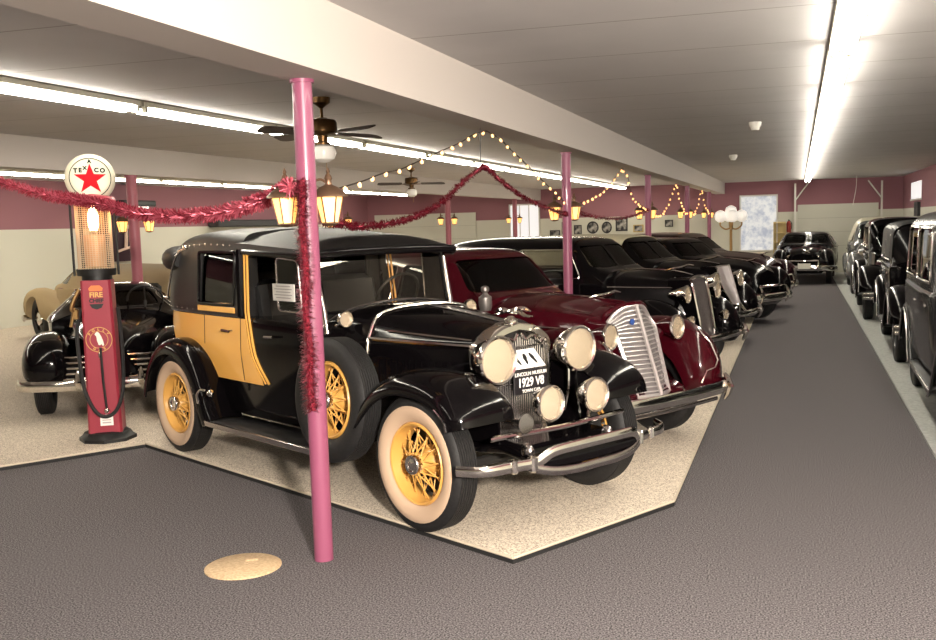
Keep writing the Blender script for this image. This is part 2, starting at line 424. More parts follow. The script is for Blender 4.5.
def sedan(sp):
    root = thing(sp['name'], sp['label'], 'car', sp['loc'], sp['ang'])
    P = sp['paint']; S = Sedan(sp['rows']); xa, xb = sp['rows'][0][0], sp['rows'][-1][0]
    cuts = []; panes = []
    for poly in sp['side']:
        pl = rpoly([(x, 0, z) for x, z in poly], .05)
        cuts.append(MB().prism([p+Vector((0, -1.3, 0)) for p in pl], (0, 2.6, 0)))
        for sd in (-1, 1): panes.append(('side_window', MB().prism([p+Vector((0, sd*.3 if sd > 0 else -1.3, 0)) for p in pl], (0, 1.0, 0)), poly, sd))
    for poly, (cx0, cx1), nm in sp['front']:
        pl = rpoly([(0, y, z) for y, z in poly], .05)
        c = MB().prism([p+Vector((cx0, 0, 0)) for p in pl], (cx1-cx0, 0, 0)); cuts.append(c); panes.append((nm, c, None, 0))
    S.loft(xa, xb, sp.get('n', 36)).build('body', P, root, 38, solid=.035, cut=cuts)
    gs = Sedan([[r[0], r[1], r[2], r[3]-.012, r[4]-.012, r[5]-.012, r[6]-.012] for r in sp['rows']])
    for nm, c, poly, sd in panes:
        c2 = gs.loft(xa+.02, xb-.02, 30)
        c2.build(nm, glass, root, 30, solid=.004, cut=[(c, 'INTERSECT')])
    trim = sp.get('trim', chrome)
    if trim:
        for poly in sp['side']:
            pl = rpoly([(x, 0, z) for x, z in poly], .05)
            for sd in (-1, 1):
                MB().tube([(p.x, sd*(S.y(p.x, p.z)+.001), p.z) for p in pl], sp.get('trimr', .007), 5, closed=True).build('window_trim', trim, root)
    if sp.get('roofmat'):
        rings = []; ra, rb = sp['roof_x']
        for i in range(19):
            x = ra+(rb-ra)*i/18; h = S.half(x); k = len(h)
            seg = h[int(k*.53):]
            up = [Vector((p.x, p.y*1.012, p.z+.016)) for p in seg]
            rings.append(up+[Vector((p.x, -p.y, p.z)) for p in reversed(up[:-1])])
        MB().sheet(rings).build('roof_covering', sp['roofmat'], root, 50, solid=.006)
    # hood
    rings = []; hr = sp['hood']
    for i in range(17):
        x = hr[0][0]+(hr[-1][0]-hr[0][0])*i/16
        zb, zt, wb, wm, pk = pchip(hr, x); h_ = zt-zb
        c = cat([(x, y, z) for y, z in ((0, zb), (wb, zb), (wb*.5+wm*.5+.01, zb+h_*.3), (wm, zb+h_*.6), (wm*.86, zb+h_*.84), (wm*.5, zb+h_*(.97-pk*.5)), (wm*.16, zt-h_*pk*.25), (0, zt))], 4)
        rings.append(c+[Vector((p.x, -p.y, p.z)) for p in reversed(c[1:-1])])
    hood = MB().loft(rings).build('hood', P, root, 40)
    if sp.get('hoodtrim'):
        for (x0, z0, x1, z1) in sp['hoodtrim']:
            for sd in (-1, 1):
                pts = []
                for i in range(13):
                    x = x0+(x1-x0)*i/12; z = z0+(z1-z0)*i/12
                    zb, zt, wb, wm, pk = pchip(hr, x); t = (z-zb)/(zt-zb)
                    w = wb*.5+wm*.5+.01+(wm-(wb*.5+wm*.5+.01))*max(0, min(1, (t-.3)/.3)) if t < .6 else wm-(wm*.14)*((t-.6)/.24)
                    pts.append((x, sd*(w+.006), z))
                MB().tube(pts, .010, 6).build('hood_trim', chrome, hood)
        MB().tube([(hr[0][0]+(hr[-1][0]-hr[0][0])*i/10, 0, pchip(hr, hr[0][0]+(hr[-1][0]-hr[0][0])*i/10)[1]+.004) for i in range(11)], .008, 6).build('hood_trim', chrome, hood)
    if sp.get('belt'):
        for z, xs, xe in sp['belt']:
            for sd in (-1, 1):
                MB().tube([(xs+(xe-xs)*i/16, sd*(S.y(xs+(xe-xs)*i/16, z)+.004), z) for i in range(17)], .009, 6).build('belt_trim', chrome, root)
    # fenders and wheels
    wb_ = sp['wb']; Rt = sp['Rt']; tr = sp['track']
    for sd in (-1, 1):
        if sp['fender'] == 'pontoon':
            f = pontoon(sp['ff'], sd).build('front_fender', P, root, 40, cut=[well(0, Rt, Rt+.045, sd)])
            pontoon(sp['rf'], sd).build('rear_fender', P, root, 40, cut=[well(-wb_, Rt, Rt+.03, sd, .5)])
        else:
            for nm, key in (('front_fender', 'ff'), ('rear_fender', 'rf')):
                b, ed = clam_fender(sp[key], sd*sp['fy'][0], sd*sp['fy'][1], sp.get('crown', .05), .07)
                f = b.build(nm, P, root, 50, solid=.012)
                if sp.get('fedge'): MB().tube(ed, .009, 5).build('fender_edge', sp['fedge'], f)
        for x, st in ((0, 0.), (-wb_, 0.)):
            add_wheel(sp['wheel'], root, (x, sd*tr, Rt), sd, st)
        if sp.get('rb'):
            x0, x1, z, y0, y1 = sp['rb']
            o = MB().box(((x0+x1)/2, sd*(y0+y1)/2, z), (x1-x0, y1-y0, .04), bev=.01).build('running_board', board, root)
            MB().box(((x0+x1)/2, sd*(y1+.006), z), (x1-x0, .012, .045), bev=.004).build('board_edge', dchrome, o)
        for x, z in sp.get('handles', []):
            yy = S.y(x, z)+.02
            MB().tube([(x-.06, sd*yy, z), (x+.06, sd*(yy+.012), z)], .011, 6).build('door_handle', chrome, root)
    MB().box((-wb_/2, 0, Rt*.95), (wb_+.5, .7, .14)).build('chassis', trimdk, root)
    sm = sp.get('seatm')
    seat(root, -1.95+sp.get('sx', 0), 0, 1.05, .62, .58, sm); seat(root, -2.85+sp.get('sx', 0), 0, 1.05, .62, .58, sm)
    steering(root, -1.5+sp.get('sx', 0), .34, 1.08)
    sp['front_end'](root)
    return root, S
# ------------------------------------------------------------------ the yellow and black town car
ANG = R(-30.515)
wheel_set('yellow_wire', .42, .185, mat('yellow_wheel', (.60,.32,.075), .4, 0, .2), wwall, chrome)
wheel_set('yellow_spare', .42, .185, MATS['yellow_wheel'], None, chrome)
gunm = mat('dull_metal', (.22,.20,.19), .35, .8)
def town_car():
    root = thing('town_car', 'yellow and black 1920s town car with whitewall wire wheels, beside the nearest pink pole', 'car', (-1.7516, 6.2107, .04), ANG)
    tw = [(-3.92,.47),(-3.84,.57),(-3.65,.645),(-3.2,.69),(-2.6,.71),(-2.2,.71),(-1.8,.68),(-1.4,.60),(-1.2,.55)]
    W = lambda x: pchip(tw, x)[0]
    def yt(x, z):   # tub side surface
        f = .93+.07*min(1, max(0, (z-.42)/.5)) if z < .92 else 1-.02*(z-.92)/.3
        return W(x)*f
    rings = []
    for i in range(37):
        x = -3.92+2.72*i/36
        h = [(x,0,.42)]+[(x, yt(x,z), z) for z in (.42,.6,.75,.92,1.05,1.15)]+[(x, yt(x,1.19)-.015, 1.195),(x,0,1.2)]
        h = [Vector(p) for p in h]
        rings.append(h+[Vector((p.x,-p.y,p.z)) for p in reversed(h[1:-1])])
    MB().loft(rings).build('body', black, root, 40)
    # yellow lower quarter and rear door
    fx = lambda z: pchip([(.66,-2.05),(.74,-2.105),(.82,-2.165),(.92,-2.215),(1.05,-2.26),(1.2,-2.30)], z)[0]
    rx = lambda z: pchip([(.66,-3.30),(.8,-3.50),(.95,-3.64),(1.2,-3.86)], z)[0]
    for sd in (-1, 1):
        rg = []
        for j in range(13):
            z = .685+.50*j/12
            zz = z; xa, xb = rx(z), fx(z)
            if j == 0: xb -= .02
            rg.append([(xa+(xb-xa)*i/24, sd*(yt(xa+(xb-xa)*i/24, z)+.004), z) for i in range(25)])
        q = MB().sheet(rg).build('rear_panel', yellow, root, 50, solid=-.006 if sd > 0 else .006)
        q['label'] = 'yellow lower rear panel'
        MB().tube([(-2.36, sd*(yt(-2.36, .7+.49*j/10)+.006), .7+.49*j/10) for j in range(11)] , .003, 4).build('door_seam', ink, q)
        MB().tube([(-2.98, sd*(yt(-2.98, .95+.24*j/10)+.006), .95+.24*j/10) for j in range(11)] , .003, 4).build('door_seam', ink, q)
        # two thin stripes on the door pillar
        for dx in (.03, .075):
            pts = [(fx(.70+.5*j/12)+dx, sd*(yt(fx(.70+.5*j/12)+dx, .70+.5*j/12)+.005), .70+.5*j/12) for j in range(13)]
            pts += [(-2.30+dx-.03*k, sd*(.705-.03*k), 1.24+.46*k) for k in (0,.33,.66,1)]
            MB().tube(pts, .007 if dx < .05 else .010, 5).build('pillar_stripe', yellow, root)
        MB().box((-2.74, sd*.712, 1.245), (.62, .012, .045), bev=.003).build('sill_strip', yellow, root)
        MB().tube([(-2.47, sd*.728, 1.085), (-2.45, sd*.76, 1.085), (-2.56, sd*.765, 1.09)], .011, 6).build('door_handle', chrome, root)
        MB().tube([(-1.98, sd*.695, 1.07), (-1.96, sd*.73, 1.07), (-1.85, sd*.725, 1.075)], .011, 6).build('door_handle', chrome, root)
        for z in (.62, .8, 1.05):
            MB().tube([(-1.40, sd*(yt(-1.4,z)+.012), z-.03), (-1.40, sd*(yt(-1.4,z)+.012), z+.03)], .012, 6).build('door_hinge', black, root)
    # closed rear compartment with padded leather
    up = [(-3.93,.46,.40,1.50),(-3.90,.52,.47,1.62),(-3.80,.60,.55,1.72),(-3.62,.65,.60,1.80),(-3.4,.67,.62,1.855),(-3.0,.69,.635,1.885),(-2.38,.70,.64,1.87)]
    def upring(x, off=0.):
        wb, wt, zt = pchip(up, x); wb -= off; wt -= off; zt -= off
        c = cat([(x,y,z) for y, z in ((0,1.19),(wb*.9,1.19),(wb,1.21),(wb,1.35),(wb*.5+wt*.5+.004,1.35+(zt-1.35)*.45),(wt+.006,zt-.15),(wt*.955,zt-.06),(wt*.8,zt-.02),(wt*.4,zt-.003),(0,zt))], 4)
        return c+[Vector((p.x,-p.y,p.z)) for p in reversed(c[1:-1])]
    def uploft(off=0.):
        return MB().loft([upring(-3.93+(off and .02)+(1.55-2*(off and .02))*(1-cos(pi*.5*(1+i/26)) if False else i/26), off) for i in range(27)])
    win = rpoly([(-3.06,0,1.285),(-2.45,0,1.285),(-2.45,0,1.70),(-3.06,0,1.70)], .03)
    fw = rpoly([(0,-.52,1.28),(0,.52,1.28),(0,.52,1.70),(0,-.52,1.70)], .04)
    wc = MB().prism([p+Vector((0,-1.2,0)) for p in win], (0,2.4,0)); fc = MB().prism([p+Vector((-2.55,0,0)) for p in fw], (.4,0,0))
    qb = MB().prism([(-4.2,-.3,1.42),(-4.2,.3,1.42),(-4.2,.3,1.6),(-4.2,-.3,1.6)], (.6,0,0))
    up_o = uploft().build('leather_quarter', leather, root, 40, solid=.03, cut=[wc, fc, qb])
    for sd in (-1, 1):
        c2 = MB().prism([p+Vector((0, .3 if sd > 0 else -1.2, 0)) for p in win], (0,.9,0))
        uploft(.014).build('side_window', glass, root, 30, solid=.004, cut=[(c2,'INTERSECT')])
        fr = [(p.x, sd*(.697-.03*(p.z-1.285)/.41+.004), p.z) for p in win]
        MB().tube(fr, .014, 6, closed=True).build('window_frame', black, root)
        # landau bar
        lb = cat([(-3.32,sd*.655,1.73),(-3.44,sd*.675,1.69),(-3.52,sd*.685,1.60),(-3.60,sd*.685,1.47),(-3.68,sd*.675,1.36),(-3.72,sd*.665,1.30)], 5)
        MB().tube(lb, .010, 6).build('landau_bar', dchrome, root)
        MB().ell((-3.33,sd*.66,1.735),(.035,.02,.022)).build('landau_joint', chrome, root)
        MB().ell((-3.72,sd*.668,1.30),(.02,.02,.02)).build('landau_joint', chrome, root)
        b = MB()
        for k in range(9): b.ell((-3.30+.105*k, sd*(pchip(up,-3.30+.105*k)[1]+.012), pchip(up,-3.3+.105*k)[2]-.125), (.009,.006,.009), 8, 6)
        b.build('roof_studs', chrome, up_o)
        b = MB()
        for k in range(6): b.ell((-3.78+.12*k, sd*(W(-3.78+.12*k)+.004), 1.225), (.007,.005,.007), 8, 6)
        b.build('belt_studs', dchrome, up_o)
    rl = cat([(-3.52,-.625,1.63),(-3.68,-.61,1.63),(-3.84,-.50,1.64),(-3.90,-.25,1.65),(-3.91,0,1.65),(-3.90,.25,1.65),(-3.84,.50,1.64),(-3.68,.61,1.63),(-3.52,.625,1.63)], 5)
    n = len(rl); MB().tube(rl, [.065+.045*sin(pi*i/(n-1))**.5 for i in range(n)], 14).build('folded_roof_roll', leather, root, 60)
    seat(root, -3.2, 0, 1.15, .98, .55, mat('rear_seat_cloth', (.05,.04,.03), .8))
    # chauffeur canopy
    rg = []
    for i in range(15):
        u = i/14; x = -2.46+1.06*u
        ed = 1.765-.06*u-.0*u; cr = (.115-.03*u)*min(1, (u/.12))**.5 if u < .12 else (.115-.03*u)
        if u > .85: cr *= max(.25, 1-((u-.85)/.15)**2*.75)
        hw = .675
        rg.append([(x, hw*f, ed-(.055 if abs(f) > .985 else 0)+cr*(1-abs(f)**3.2)) for f in (-1.0,-.998,-.98,-.9,-.75,-.5,-.25,0,.25,.5,.75,.9,.98,.998,1.0)])
    MB().sheet(rg).build('canopy', leather, root, 50, solid=.02)
    MB().tube(cat([(-1.395,-.68,1.675),(-1.385,-.4,1.685),(-1.38,0,1.69),(-1.385,.4,1.685),(-1.395,.68,1.675)],4), .03, 8, flat=(.7,1.)).build('canopy_rail', black, root)
    for sd in (-1, 1):
        MB().tube([(-2.42,sd*.675,1.70),(-1.9,sd*.675,1.685),(-1.40,sd*.675,1.665)], .022, 8, flat=(.6,1.)).build('canopy_rail', black, root)
        MB().tube([(-2.36,sd*.69,1.2),(-2.37,sd*.67,1.72)], .035, 8).build('door_pillar', black, root)
        # windscreen posts and wind wings
        MB().tube([(-1.33,sd*.58,1.12),(-1.36,sd*.585,1.3),(-1.47,sd*.60,1.70)], .021, 10).build('windscreen_post', chrome, root)
        fr = [Vector(p) for p in ((-1.80,sd*.69,1.27),(-1.50,sd*.675,1.27),(-1.54,sd*.67,1.64),(-1.82,sd*.68,1.66))]
        fr = rpoly(fr, .05)
        o = MB().tube(fr, .008, 6, closed=True).build('wind_wing', dchrome, root)
        c = sum(fr, Vector())/len(fr)
        MB().add([p for p in fr], [tuple(range(len(fr)))]).build('glass_pane', glass, o, 0, solid=.004)
    ws = [Vector(p) for p in ((-1.365,-.56,1.26),(-1.365,.56,1.26),(-1.465,.575,1.67),(-1.465,-.575,1.67))]
    o = MB().tube(rpoly(ws,.03), .013, 6, closed=True).build('windscreen_frame', black, root)
    MB().add(ws, [(0,1,2,3)]).build('windscreen_glass', clear, o, 0, solid=.004)
    seat(root, -2.05, 0, 1.1, .98, .5, mat('front_seat_leather', (.01,.01,.01), .35))
    steering(root, -1.72, .34, 1.32)
    # cowl and hood
    hr = [(-1.42,.62,1.285,.60,.0),(-1.2,.60,1.315,.555,.0),(-.95,.58,1.30,.50,0),(-.5,.56,1.262,.39,0),(-.10,.54,1.215,.285,0)]
    def hring(x):
        zb, zt, w, _ = pchip(hr, x)
        c = cat([(x,y,z) for y, z in ((0,zb),(w,zb),(w+.006,.85),(w,1.03),(w*.95,1.12),(w*.80,zt-.055),(w*.45,zt-.012),(0,zt))], 4)
        return c+[Vector((p.x,-p.y,p.z)) for p in reversed(c[1:-1])]
    MB().loft([hring(-1.42+.46*i/8) for i in range(9)]).build('cowl', black, root, 40)
    hood = MB().loft([hring(-.955+.855*i/16) for i in range(17)]).build('hood', black, root, 40)
    top = [p for p in hring(-.955)]
    c = cat([(-.955,0,1.30)]*1+[(-.955,.01,1.3)],1)
    half = [p for p in hring(-.958) if p.z > .98]
    half = sorted(half, key=lambda p: math.atan2(p.z-.98, p.y))
    MB().tube([p+Vector((0, .006*(1 if p.y > 0 else -1), .006)) for p in half], .013, 8).build('hood_band', chrome, hood)
    MB().tube([(-.955+.855*i/8, 0, pchip(hr,-.955+.855*i/8)[1]+.004) for i in range(9)], .007, 6).build('hood_hinge', dchrome, hood)
    for sd in (-1, 1):
        for z0, z1, r_, x0 in ((1.105,1.085,.014,-.93),(1.165,1.125,.006,-.82)):
            MB().tube([(x0+(-.12-x0)*i/8, sd*(pchip(hr,x0+(-.12-x0)*i/8)[2]*(1.0 if z0 < 1.12 else .955)+.004), z0+(z1-z0)*i/8) for i in range(9)], r_, 6).build('hood_trim', chrome, hood)
        for x in (-.75, -.35):
            MB().box((x, sd*(pchip(hr,x)[2]+.02), .82), (.03,.03,.07), bev=.008).build('hood_latch', dchrome, hood)
        b = MB()
        for k in range(13):
            x = -.86+.052*k; b.tube([(x, sd*(pchip(hr,x)[2]+.006), .70), (x, sd*(pchip(hr,x)[2]+.010), .97)], .007, 5)
        b.build('hood_louvers', black, hood)
        # cowl lamp on its curved arm
        MB().tube(cat([(-1.25,sd*.56,1.19),(-1.2,sd*.59,1.185),(-1.18,sd*.58,1.19)],4), .010, 6).build('cowl_lamp_arm', chrome, root)
        lamp(root, (-1.11, sd*.575, 1.235), .055, chrome, .08, 'cowl_lamp')
    MB().tube(cat([(-1.36,-.62,1.13),(-1.33,-.58,1.2),(-1.28,-.44,1.275),(-1.26,-.2,1.318),(-1.26,0,1.325),(-1.26,.2,1.318),(-1.28,.44,1.275),(-1.33,.58,1.2),(-1.36,.62,1.13)],4), .010, 6).build('cowl_band', dchrome, root)
    # radiator shell
    def outl(s=0., top=0.):
        hh = [(.235-s*.4,.46+s),(.275-s,.62),(.295-s,.85),(.295-s,1.03),(.282-s,1.10),(.235-s,1.155-top),(.14-s*.4,1.20-top),(0,1.225-top)]
        h = cat([(0,y,z) for y, z in hh], 4)
        return h+[Vector((0,-p.y,p.z)) for p in reversed(h[:-1])]
    A = outl(); B = outl(.04,.055); B2 = outl(.046,.075)
    off = lambda P, x: [p+Vector((x,0,0)) for p in P]
    rs = MB().loft([off(A,-.14), off([p*1.0 for p in A],.01), off(outl(.008,.008),.028), off(outl(.03,.045),.03), off(B,.018), off(B2,-.03)], True, (False,False)).build('radiator_shell', chrome, root, 35)
    # hooked lower edge of the shell top
    for sd in (-1, 1):
        MB().tube(cat([(.026,sd*.02,1.150),(.03,sd*.05,1.112),(.03,sd*.075,1.118),(.03,sd*.12,1.13),(.03,sd*.16,1.095),(.03,sd*.185,1.082),(.03,sd*.21,1.10),(.028,sd*.245,1.075),(.028,sd*.252,1.0)],4), .011, 8).build('shell_scroll', chrome, rs)
    MB().loft([off(outl(.045,.07),-.035), off(outl(.045,.07),-.028)]).build('radiator_core', trimdk, rs, 0)
    b = MB()
    for k in range(25):
        y = -.24+.02*k
        zt = 1.145-.30*abs(y/.25)**3*.35-.02; zb = .50+.0*abs(y)
        b.tube([(-.018,y*.88,zb),(-.012,y,.7),(-.01,y,zt)], .0052, 6)
    b.tube([(-.012,-.25,1.06),(-.004,0,1.06),(-.012,.25,1.06)], .008, 6); b.tube([(-.012,-.25,.82),(-.004,0,.82),(-.012,.25,.82)], .005, 6)
    b.build('radiator_shutters', dchrome, rs)
    cap = MB().lathe([(0,1.215),(.045,1.222),(.048,1.24),(.03,1.25),(.02,1.262),(0,1.265)], T(-.05,0,0), 20).build('radiator_cap', chrome, root)
    g = MB(); g.tube(cat([(-.20,0,1.285),(-.13,0,1.300),(-.06,0,1.293),(.01,0,1.302),(.06,0,1.318),(.10,0,1.312),(.135,0,1.304)],4), [.004,.008,.013,.017,.019,.018,.017,.016,.015,.016,.019,.021,.022,.022,.021,.018,.014,.012,.013,.014,.013,.010,.008,.006,.005][:25], 8)
    for x0, x1, z1 in ((.03,.14,1.27),(-.10,-.19,1.27)):
        for sy in (-.012,.012): g.tube([(x0,sy,1.295),((x0+x1)/2,sy,1.272),(x1,sy,z1)], [.009,.006,.004], 6)
    g.build('hood_ornament', chrome, cap)
    # bumper front end
    for sd in (-1, 1):
        lamp(root, (.215, sd*.365, 1.03), .148, chrome, .20)
        MB().tube(cat([(.06,sd*.37,.60),(.10,sd*.37,.75),(.11,sd*.367,.9)],4), [.016]*9, 8).build('headlight_post', chrome, root)
        lamp(root, (.50, sd*.205, .775), .108, chrome, .14, 'driving_lamp')
        MB().tube([(.43,sd*.205,.60),(.44,sd*.205,.68)], .014, 8).build('lamp_post', chrome, root)
        # fenders
        fpath = [(.40,.70),(.375,.78),(.28,.865),(.12,.925),(-.08,.945),(-.26,.925),(-.44,.845),(-.60,.715),(-.76,.55),(-.9,.44),(-1.03,.385),(-1.16,.36)]
        bb, ed = clam_fender(fpath, sd*.40, sd*.885, .045, .085)
        f = bb.build('front_fender', black, root, 50, solid=.012)
        MB().tube(ed[:12], .008, 5).build('fender_edge', dchrome, f)
        rpath = [(-2.66,.36),(-2.74,.48),(-2.82,.64),(-2.94,.80),(-3.12,.905),(-3.34,.94),(-3.54,.90),(-3.72,.78),(-3.84,.60),(-3.89,.46)]
        bb, ed = clam_fender(rpath, sd*.56, sd*.89, .04, .08)
        f = bb.build('rear_fender', black, root, 50, solid=.012)
        o = MB().box((-1.94, sd*.70, .345), (1.62,.34,.035), bev=.01).build('running_board', board, root)
        MB().box((-1.94, sd*.876, .342), (1.64,.014,.045), bev=.004).build('board_edge', dchrome, o)
        MB().prism([(-2.75,sd*.52,.36),(-1.1,sd*.52,.36),(-1.1,sd*.60,.62),(-2.75,sd*.66,.62)], (0,-sd*.02,0)).build('apron', black, root, 0)
        MB().tube(cat([(-2.76,sd*.90,.50),(-2.75,sd*.91,.57),(-2.70,sd*.905,.615),(-2.64,sd*.89,.61)],4), .011, 6).build('fender_trim', chrome, root)
        MB().ell((-2.57,sd*.885,.60),(.035,.03,.03)).build('step_lamp', chrome, root)
        add_wheel('yellow_wire', root, (-.07, sd*.735, .42), sd); add_wheel('yellow_wire', root, (-3.36, sd*.735, .42), sd)
        MB().prism([(.26,sd*.42,.52),(.26,sd*.42,.84),(.1,sd*.42,.90),(-.2,sd*.42,.92),(-.5,sd*.42,.80),(-.9,sd*.42,.50)], (0,-sd*.015,0)).build('wheel_shade_panel', black, root, 0)  # added black panel standing in for the darkness that hides the inner wheel
        sp = kid('spare_wheel', WH['yellow_spare']['tyre'], root, (-.94, sd*.785, .72), (.06*sd, 0, 0 if sd < 0 else pi))
        for k in ('rim','spokes','hub_cap'): kid(k, WH['yellow_spare'][k], sp)
        mr = MB().lathe([(0,-.08),(.05,-.075),(.062,-.03),(.062,.05),(.03,.075),(.02,.09),(.038,.11),(.038,.14),(.015,.155),(0,.157)], T(-1.17,sd*.79,1.25) @ Matrix.Scale(.85,4), 18).build('spare_mirror', gunm, sp)
        mr.parent = root
        MB().tube([(-3.6,sd*.36,.5),(-2.5,sd*.36,.42),(-.6,sd*.36,.42),(.25,sd*.36,.5),(.48,sd*.36,.47)], .035, 8, flat=(.7,1.3)).build('frame_rail', black, root)
        MB().ell((.45,sd*.36,.50),(.05,.035,.05)).build('spring_shackle', dchrome, root)
    MB().tube(cat([(.38,-.60,.60),(.43,-.3,.605),(.44,0,.60),(.43,.3,.605),(.38,.60,.60)],4), .017, 8).build('lamp_bar', chrome, root)
    MB().box((.25,0,.52),(.40,.72,.03)).build('front_apron', black, root, 0)
    MB().tube([(-.07,-.66,.42),(-.07,-.4,.34),(-.07,.4,.34),(-.07,.66,.42)], .035, 8).build('front_axle', trimdk, root)
    MB().tube([(-3.36,-.66,.42),(-3.36,.66,.42)], .05, 10).build('rear_axle', trimdk, root)
    MB().box((-1.9,0,.40),(2.9,.7,.10)).build('chassis', trimdk, root)
    # horn
    MB().lathe([(.02,-.22),(.022,-.1),(.03,-.03),(.05,.02),(.062,.035)], T(.42,-.37,.67) @ AXX, 18).build('horn', dchrome, root)
    # split bar bumper
    ub = cat([(.42,-.90,.475),(.56,-.80,.475),(.60,-.60,.475),(.63,-.46,.48),(.67,-.36,.535),(.69,-.18,.545),(.69,0,.545),(.69,.18,.545),(.67,.36,.535),(.63,.46,.48),(.60,.60,.475),(.56,.80,.475),(.42,.90,.475)],5)
    lb = cat([(.62,-.50,.455),(.66,-.36,.415),(.68,-.18,.40),(.68,0,.40),(.68,.18,.40),(.66,.36,.415),(.62,.50,.455)],5)
    o = MB().tube(ub, .033, 10, flat=(.4,1.)).build('bumper', chrome, root); MB().tube(lb, .028, 10, flat=(.4,1.)).build('bumper_lower_bar', dchrome, o)
    bk = cat([(.645,-.42,.47),(.665,-.2,.472),(.67,0,.472),(.665,.2,.472),(.645,.42,.47)],4)
    MB().tube(bk, .045, 8, flat=(.15,1.)).build('bumper_back_bar', black, o)
    for sd in (-1, 1):
        MB().box((.615,sd*.48,.47),(.06,.05,.10),bev=.012).build('bumper_clamp', chrome, o)
        MB().box((.60,sd*.62,.475),(.05,.035,.085),bev=.01).build('bumper_clamp', chrome, o)
        MB().tube([(.42,sd*.36,.47),(.62,sd*.42,.47)], .025, 8).build('bumper_arm', black, o)
    # plates on the radiator
    Mx = Matrix(((0,0,1,0),(1,0,0,0),(0,1,0,0),(0,0,0,1)))   # text x->y, y->z, normal->x
    pl = MB().box((.075,.045,.838),(.010,.30,.155),bev=.004).build('licence_plate', plateb, root); pl['label'] = 'black plate lettered in white'
    put_text('LINCOLN MUSEUM', .034, T(.082,.045,.892) @ Mx, letter, pl, bold=.0004)
    put_text('1929 V8', .082, T(.082,.045,.835) @ Mx, letter, pl, bold=.0016, sx=.86)
    put_text('TOWN CAR', .030, T(.082,.045,.780) @ Mx, letter, pl, bold=.0004)
    wp = MB().prism([(.06,-.10,.925),(.06,.20,.925),(.02,.13,1.045),(.02,-.095,1.045)], (.006,0,0)).build('white_plate', whitec, root, 0)
    b = MB()
    for k, y in enumerate((-.045, .03, .10)):
        d = Vector((.043,0,.985)); P = []
        for i in range(20):
            a = 2*pi*i/20; u = .013*cos(a)*(1.3 if sin(a) > 0 else .9); v = .036*sin(a)
            P.append((.0475-.333*v, y+u-(v*.75 if k != 1 else v*.25), .985+v))
        b.prism(P, (.004,0,0))
    b.build('black_marks', ink, wp, 0)
    cd = MB().box((-1.70,-.700,1.41),(.30,.006,.125)).build('paper_card', whitec, root, 0)
    b = MB()
    for k in range(5): b.box((-1.70,-.7045,1.455-.021*k),(.24 if k % 2 else .2,.002,.006))
    b.build('printed_lines', mat('grey_print', (.45,.4,.4), .7), cd, 0)
    return root
town_car()
# ------------------------------------------------------------------ the other cars
wheel_set('black_disc', .38, .17, black, None, chrome, True)
wheel_set('black_wide_white', .38, .17, black, wwhite, chrome, True)
wheel_set('maroon_disc', .38, .17, maroon, None, chrome, True)
wheel_set('black_wire', .42, .165, dgrey, None, dchrome)
def rows30(L=-4.3, roof=1.70, belt=1.09, cowl=1.16, w=.80, ws=-1.05, rf=-1.62, tail=1.0):
    k = w/.80
    return [(L,.46,.62,.70,.30*k,.34*k,.22*k),(L+.12,.38,.80,.98*tail,.58*k,.60*k,.40*k),(L+.40,.34,.96,1.28*tail,.68*k,.69*k,.48*k),(L+.85,.33,belt-.02,roof-.15,.72*k,.76*k,.54*k),
            (L+1.35,.33,belt,roof-.03,.74*k,.80*k,.58*k),(-2.3,.33,belt,roof,.75*k,.80*k,.59*k),(rf-.1,.33,belt,roof-.02,.74*k,.785*k,.58*k),(rf+.02,.33,belt,roof-.07,.73*k,.775*k,.57*k),
            (ws-.02,.34,belt,cowl+.03,.67*k,.70*k,.55*k),(ws+.10,.34,belt-.02,cowl,.64*k,.67*k,.50*k)]
def sidewins(z0, z1, xa=-3.25, xb=-1.30, slope=.30):
    m = (xa+xb)/2+.10
    return [[(xa+.18,z0),(m-.05,z0),(m-.05,z1),(xa+.42,z1)], [(m+.03,z0),(xb,z0),(xb-slope,z1),(m+.03,z1)]]
def frontwins(z0, z1, hw0=.58, hw1=.50, x=(-1.95,-.8), split=.015, rear=(-4.2,-3.2,1.22,1.46,.38)):
    fw = [([(split,z0),(hw0,z0),(hw1,z1),(split,z1)], x, 'windscreen_pane'), ([(-hw0,z0),(-split,z0),(-split,z1),(-hw1,z1)], x, 'windscreen_pane')] if split else [([(-hw0,z0),(hw0,z0),(hw1,z1),(-hw1,z1)], x, 'windscreen_pane')]
    if rear: fw.append(([(-rear[4],rear[2]),(rear[4],rear[2]),(rear[4]-.05,rear[3]),(-rear[4]+.05,rear[3])], (rear[0],rear[1]), 'rear_window'))
    return fw
CARANG = R(-29.3)
FF = [(.62,.63,.06,.46,.62),(.57,.64,.15,.37,.78),(.42,.65,.21,.33,.94),(.20,.645,.225,.33,1.02),(.02,.64,.225,.34,1.03),(-.25,.64,.22,.34,.98),(-.55,.64,.20,.34,.80),(-.9,.64,.16,.33,.58),(-1.2,.66,.10,.33,.44)]
def rfen(wb, z=.90):
    return [(-wb+.75,.72,.06,.36,.46),(-wb+.5,.70,.15,.33,.74),(-wb+.2,.69,.19,.32,z),(-wb-.1,.69,.20,.32,z+.02),(-wb-.4,.67,.18,.33,z-.10),(-wb-.7,.64,.12,.36,z-.34),(-wb-.85,.62,.04,.40,.48)]
def dogg(root, x, z, s=1.):
    MB().tube(cat([(x-.22*s,0,z-.01),(x-.12*s,0,z+.012*s),(x,0,z+.03*s),(x+.07*s,0,z+.055*s),(x+.14*s,0,z+.05*s)],4), [.004+.012*sin(pi*(i+.5)/17) for i in range(17)], 8).build('hood_ornament', chrome, root)
bargrey = mat('grille_bar_grey', (.24,.22,.22), .4, .5)
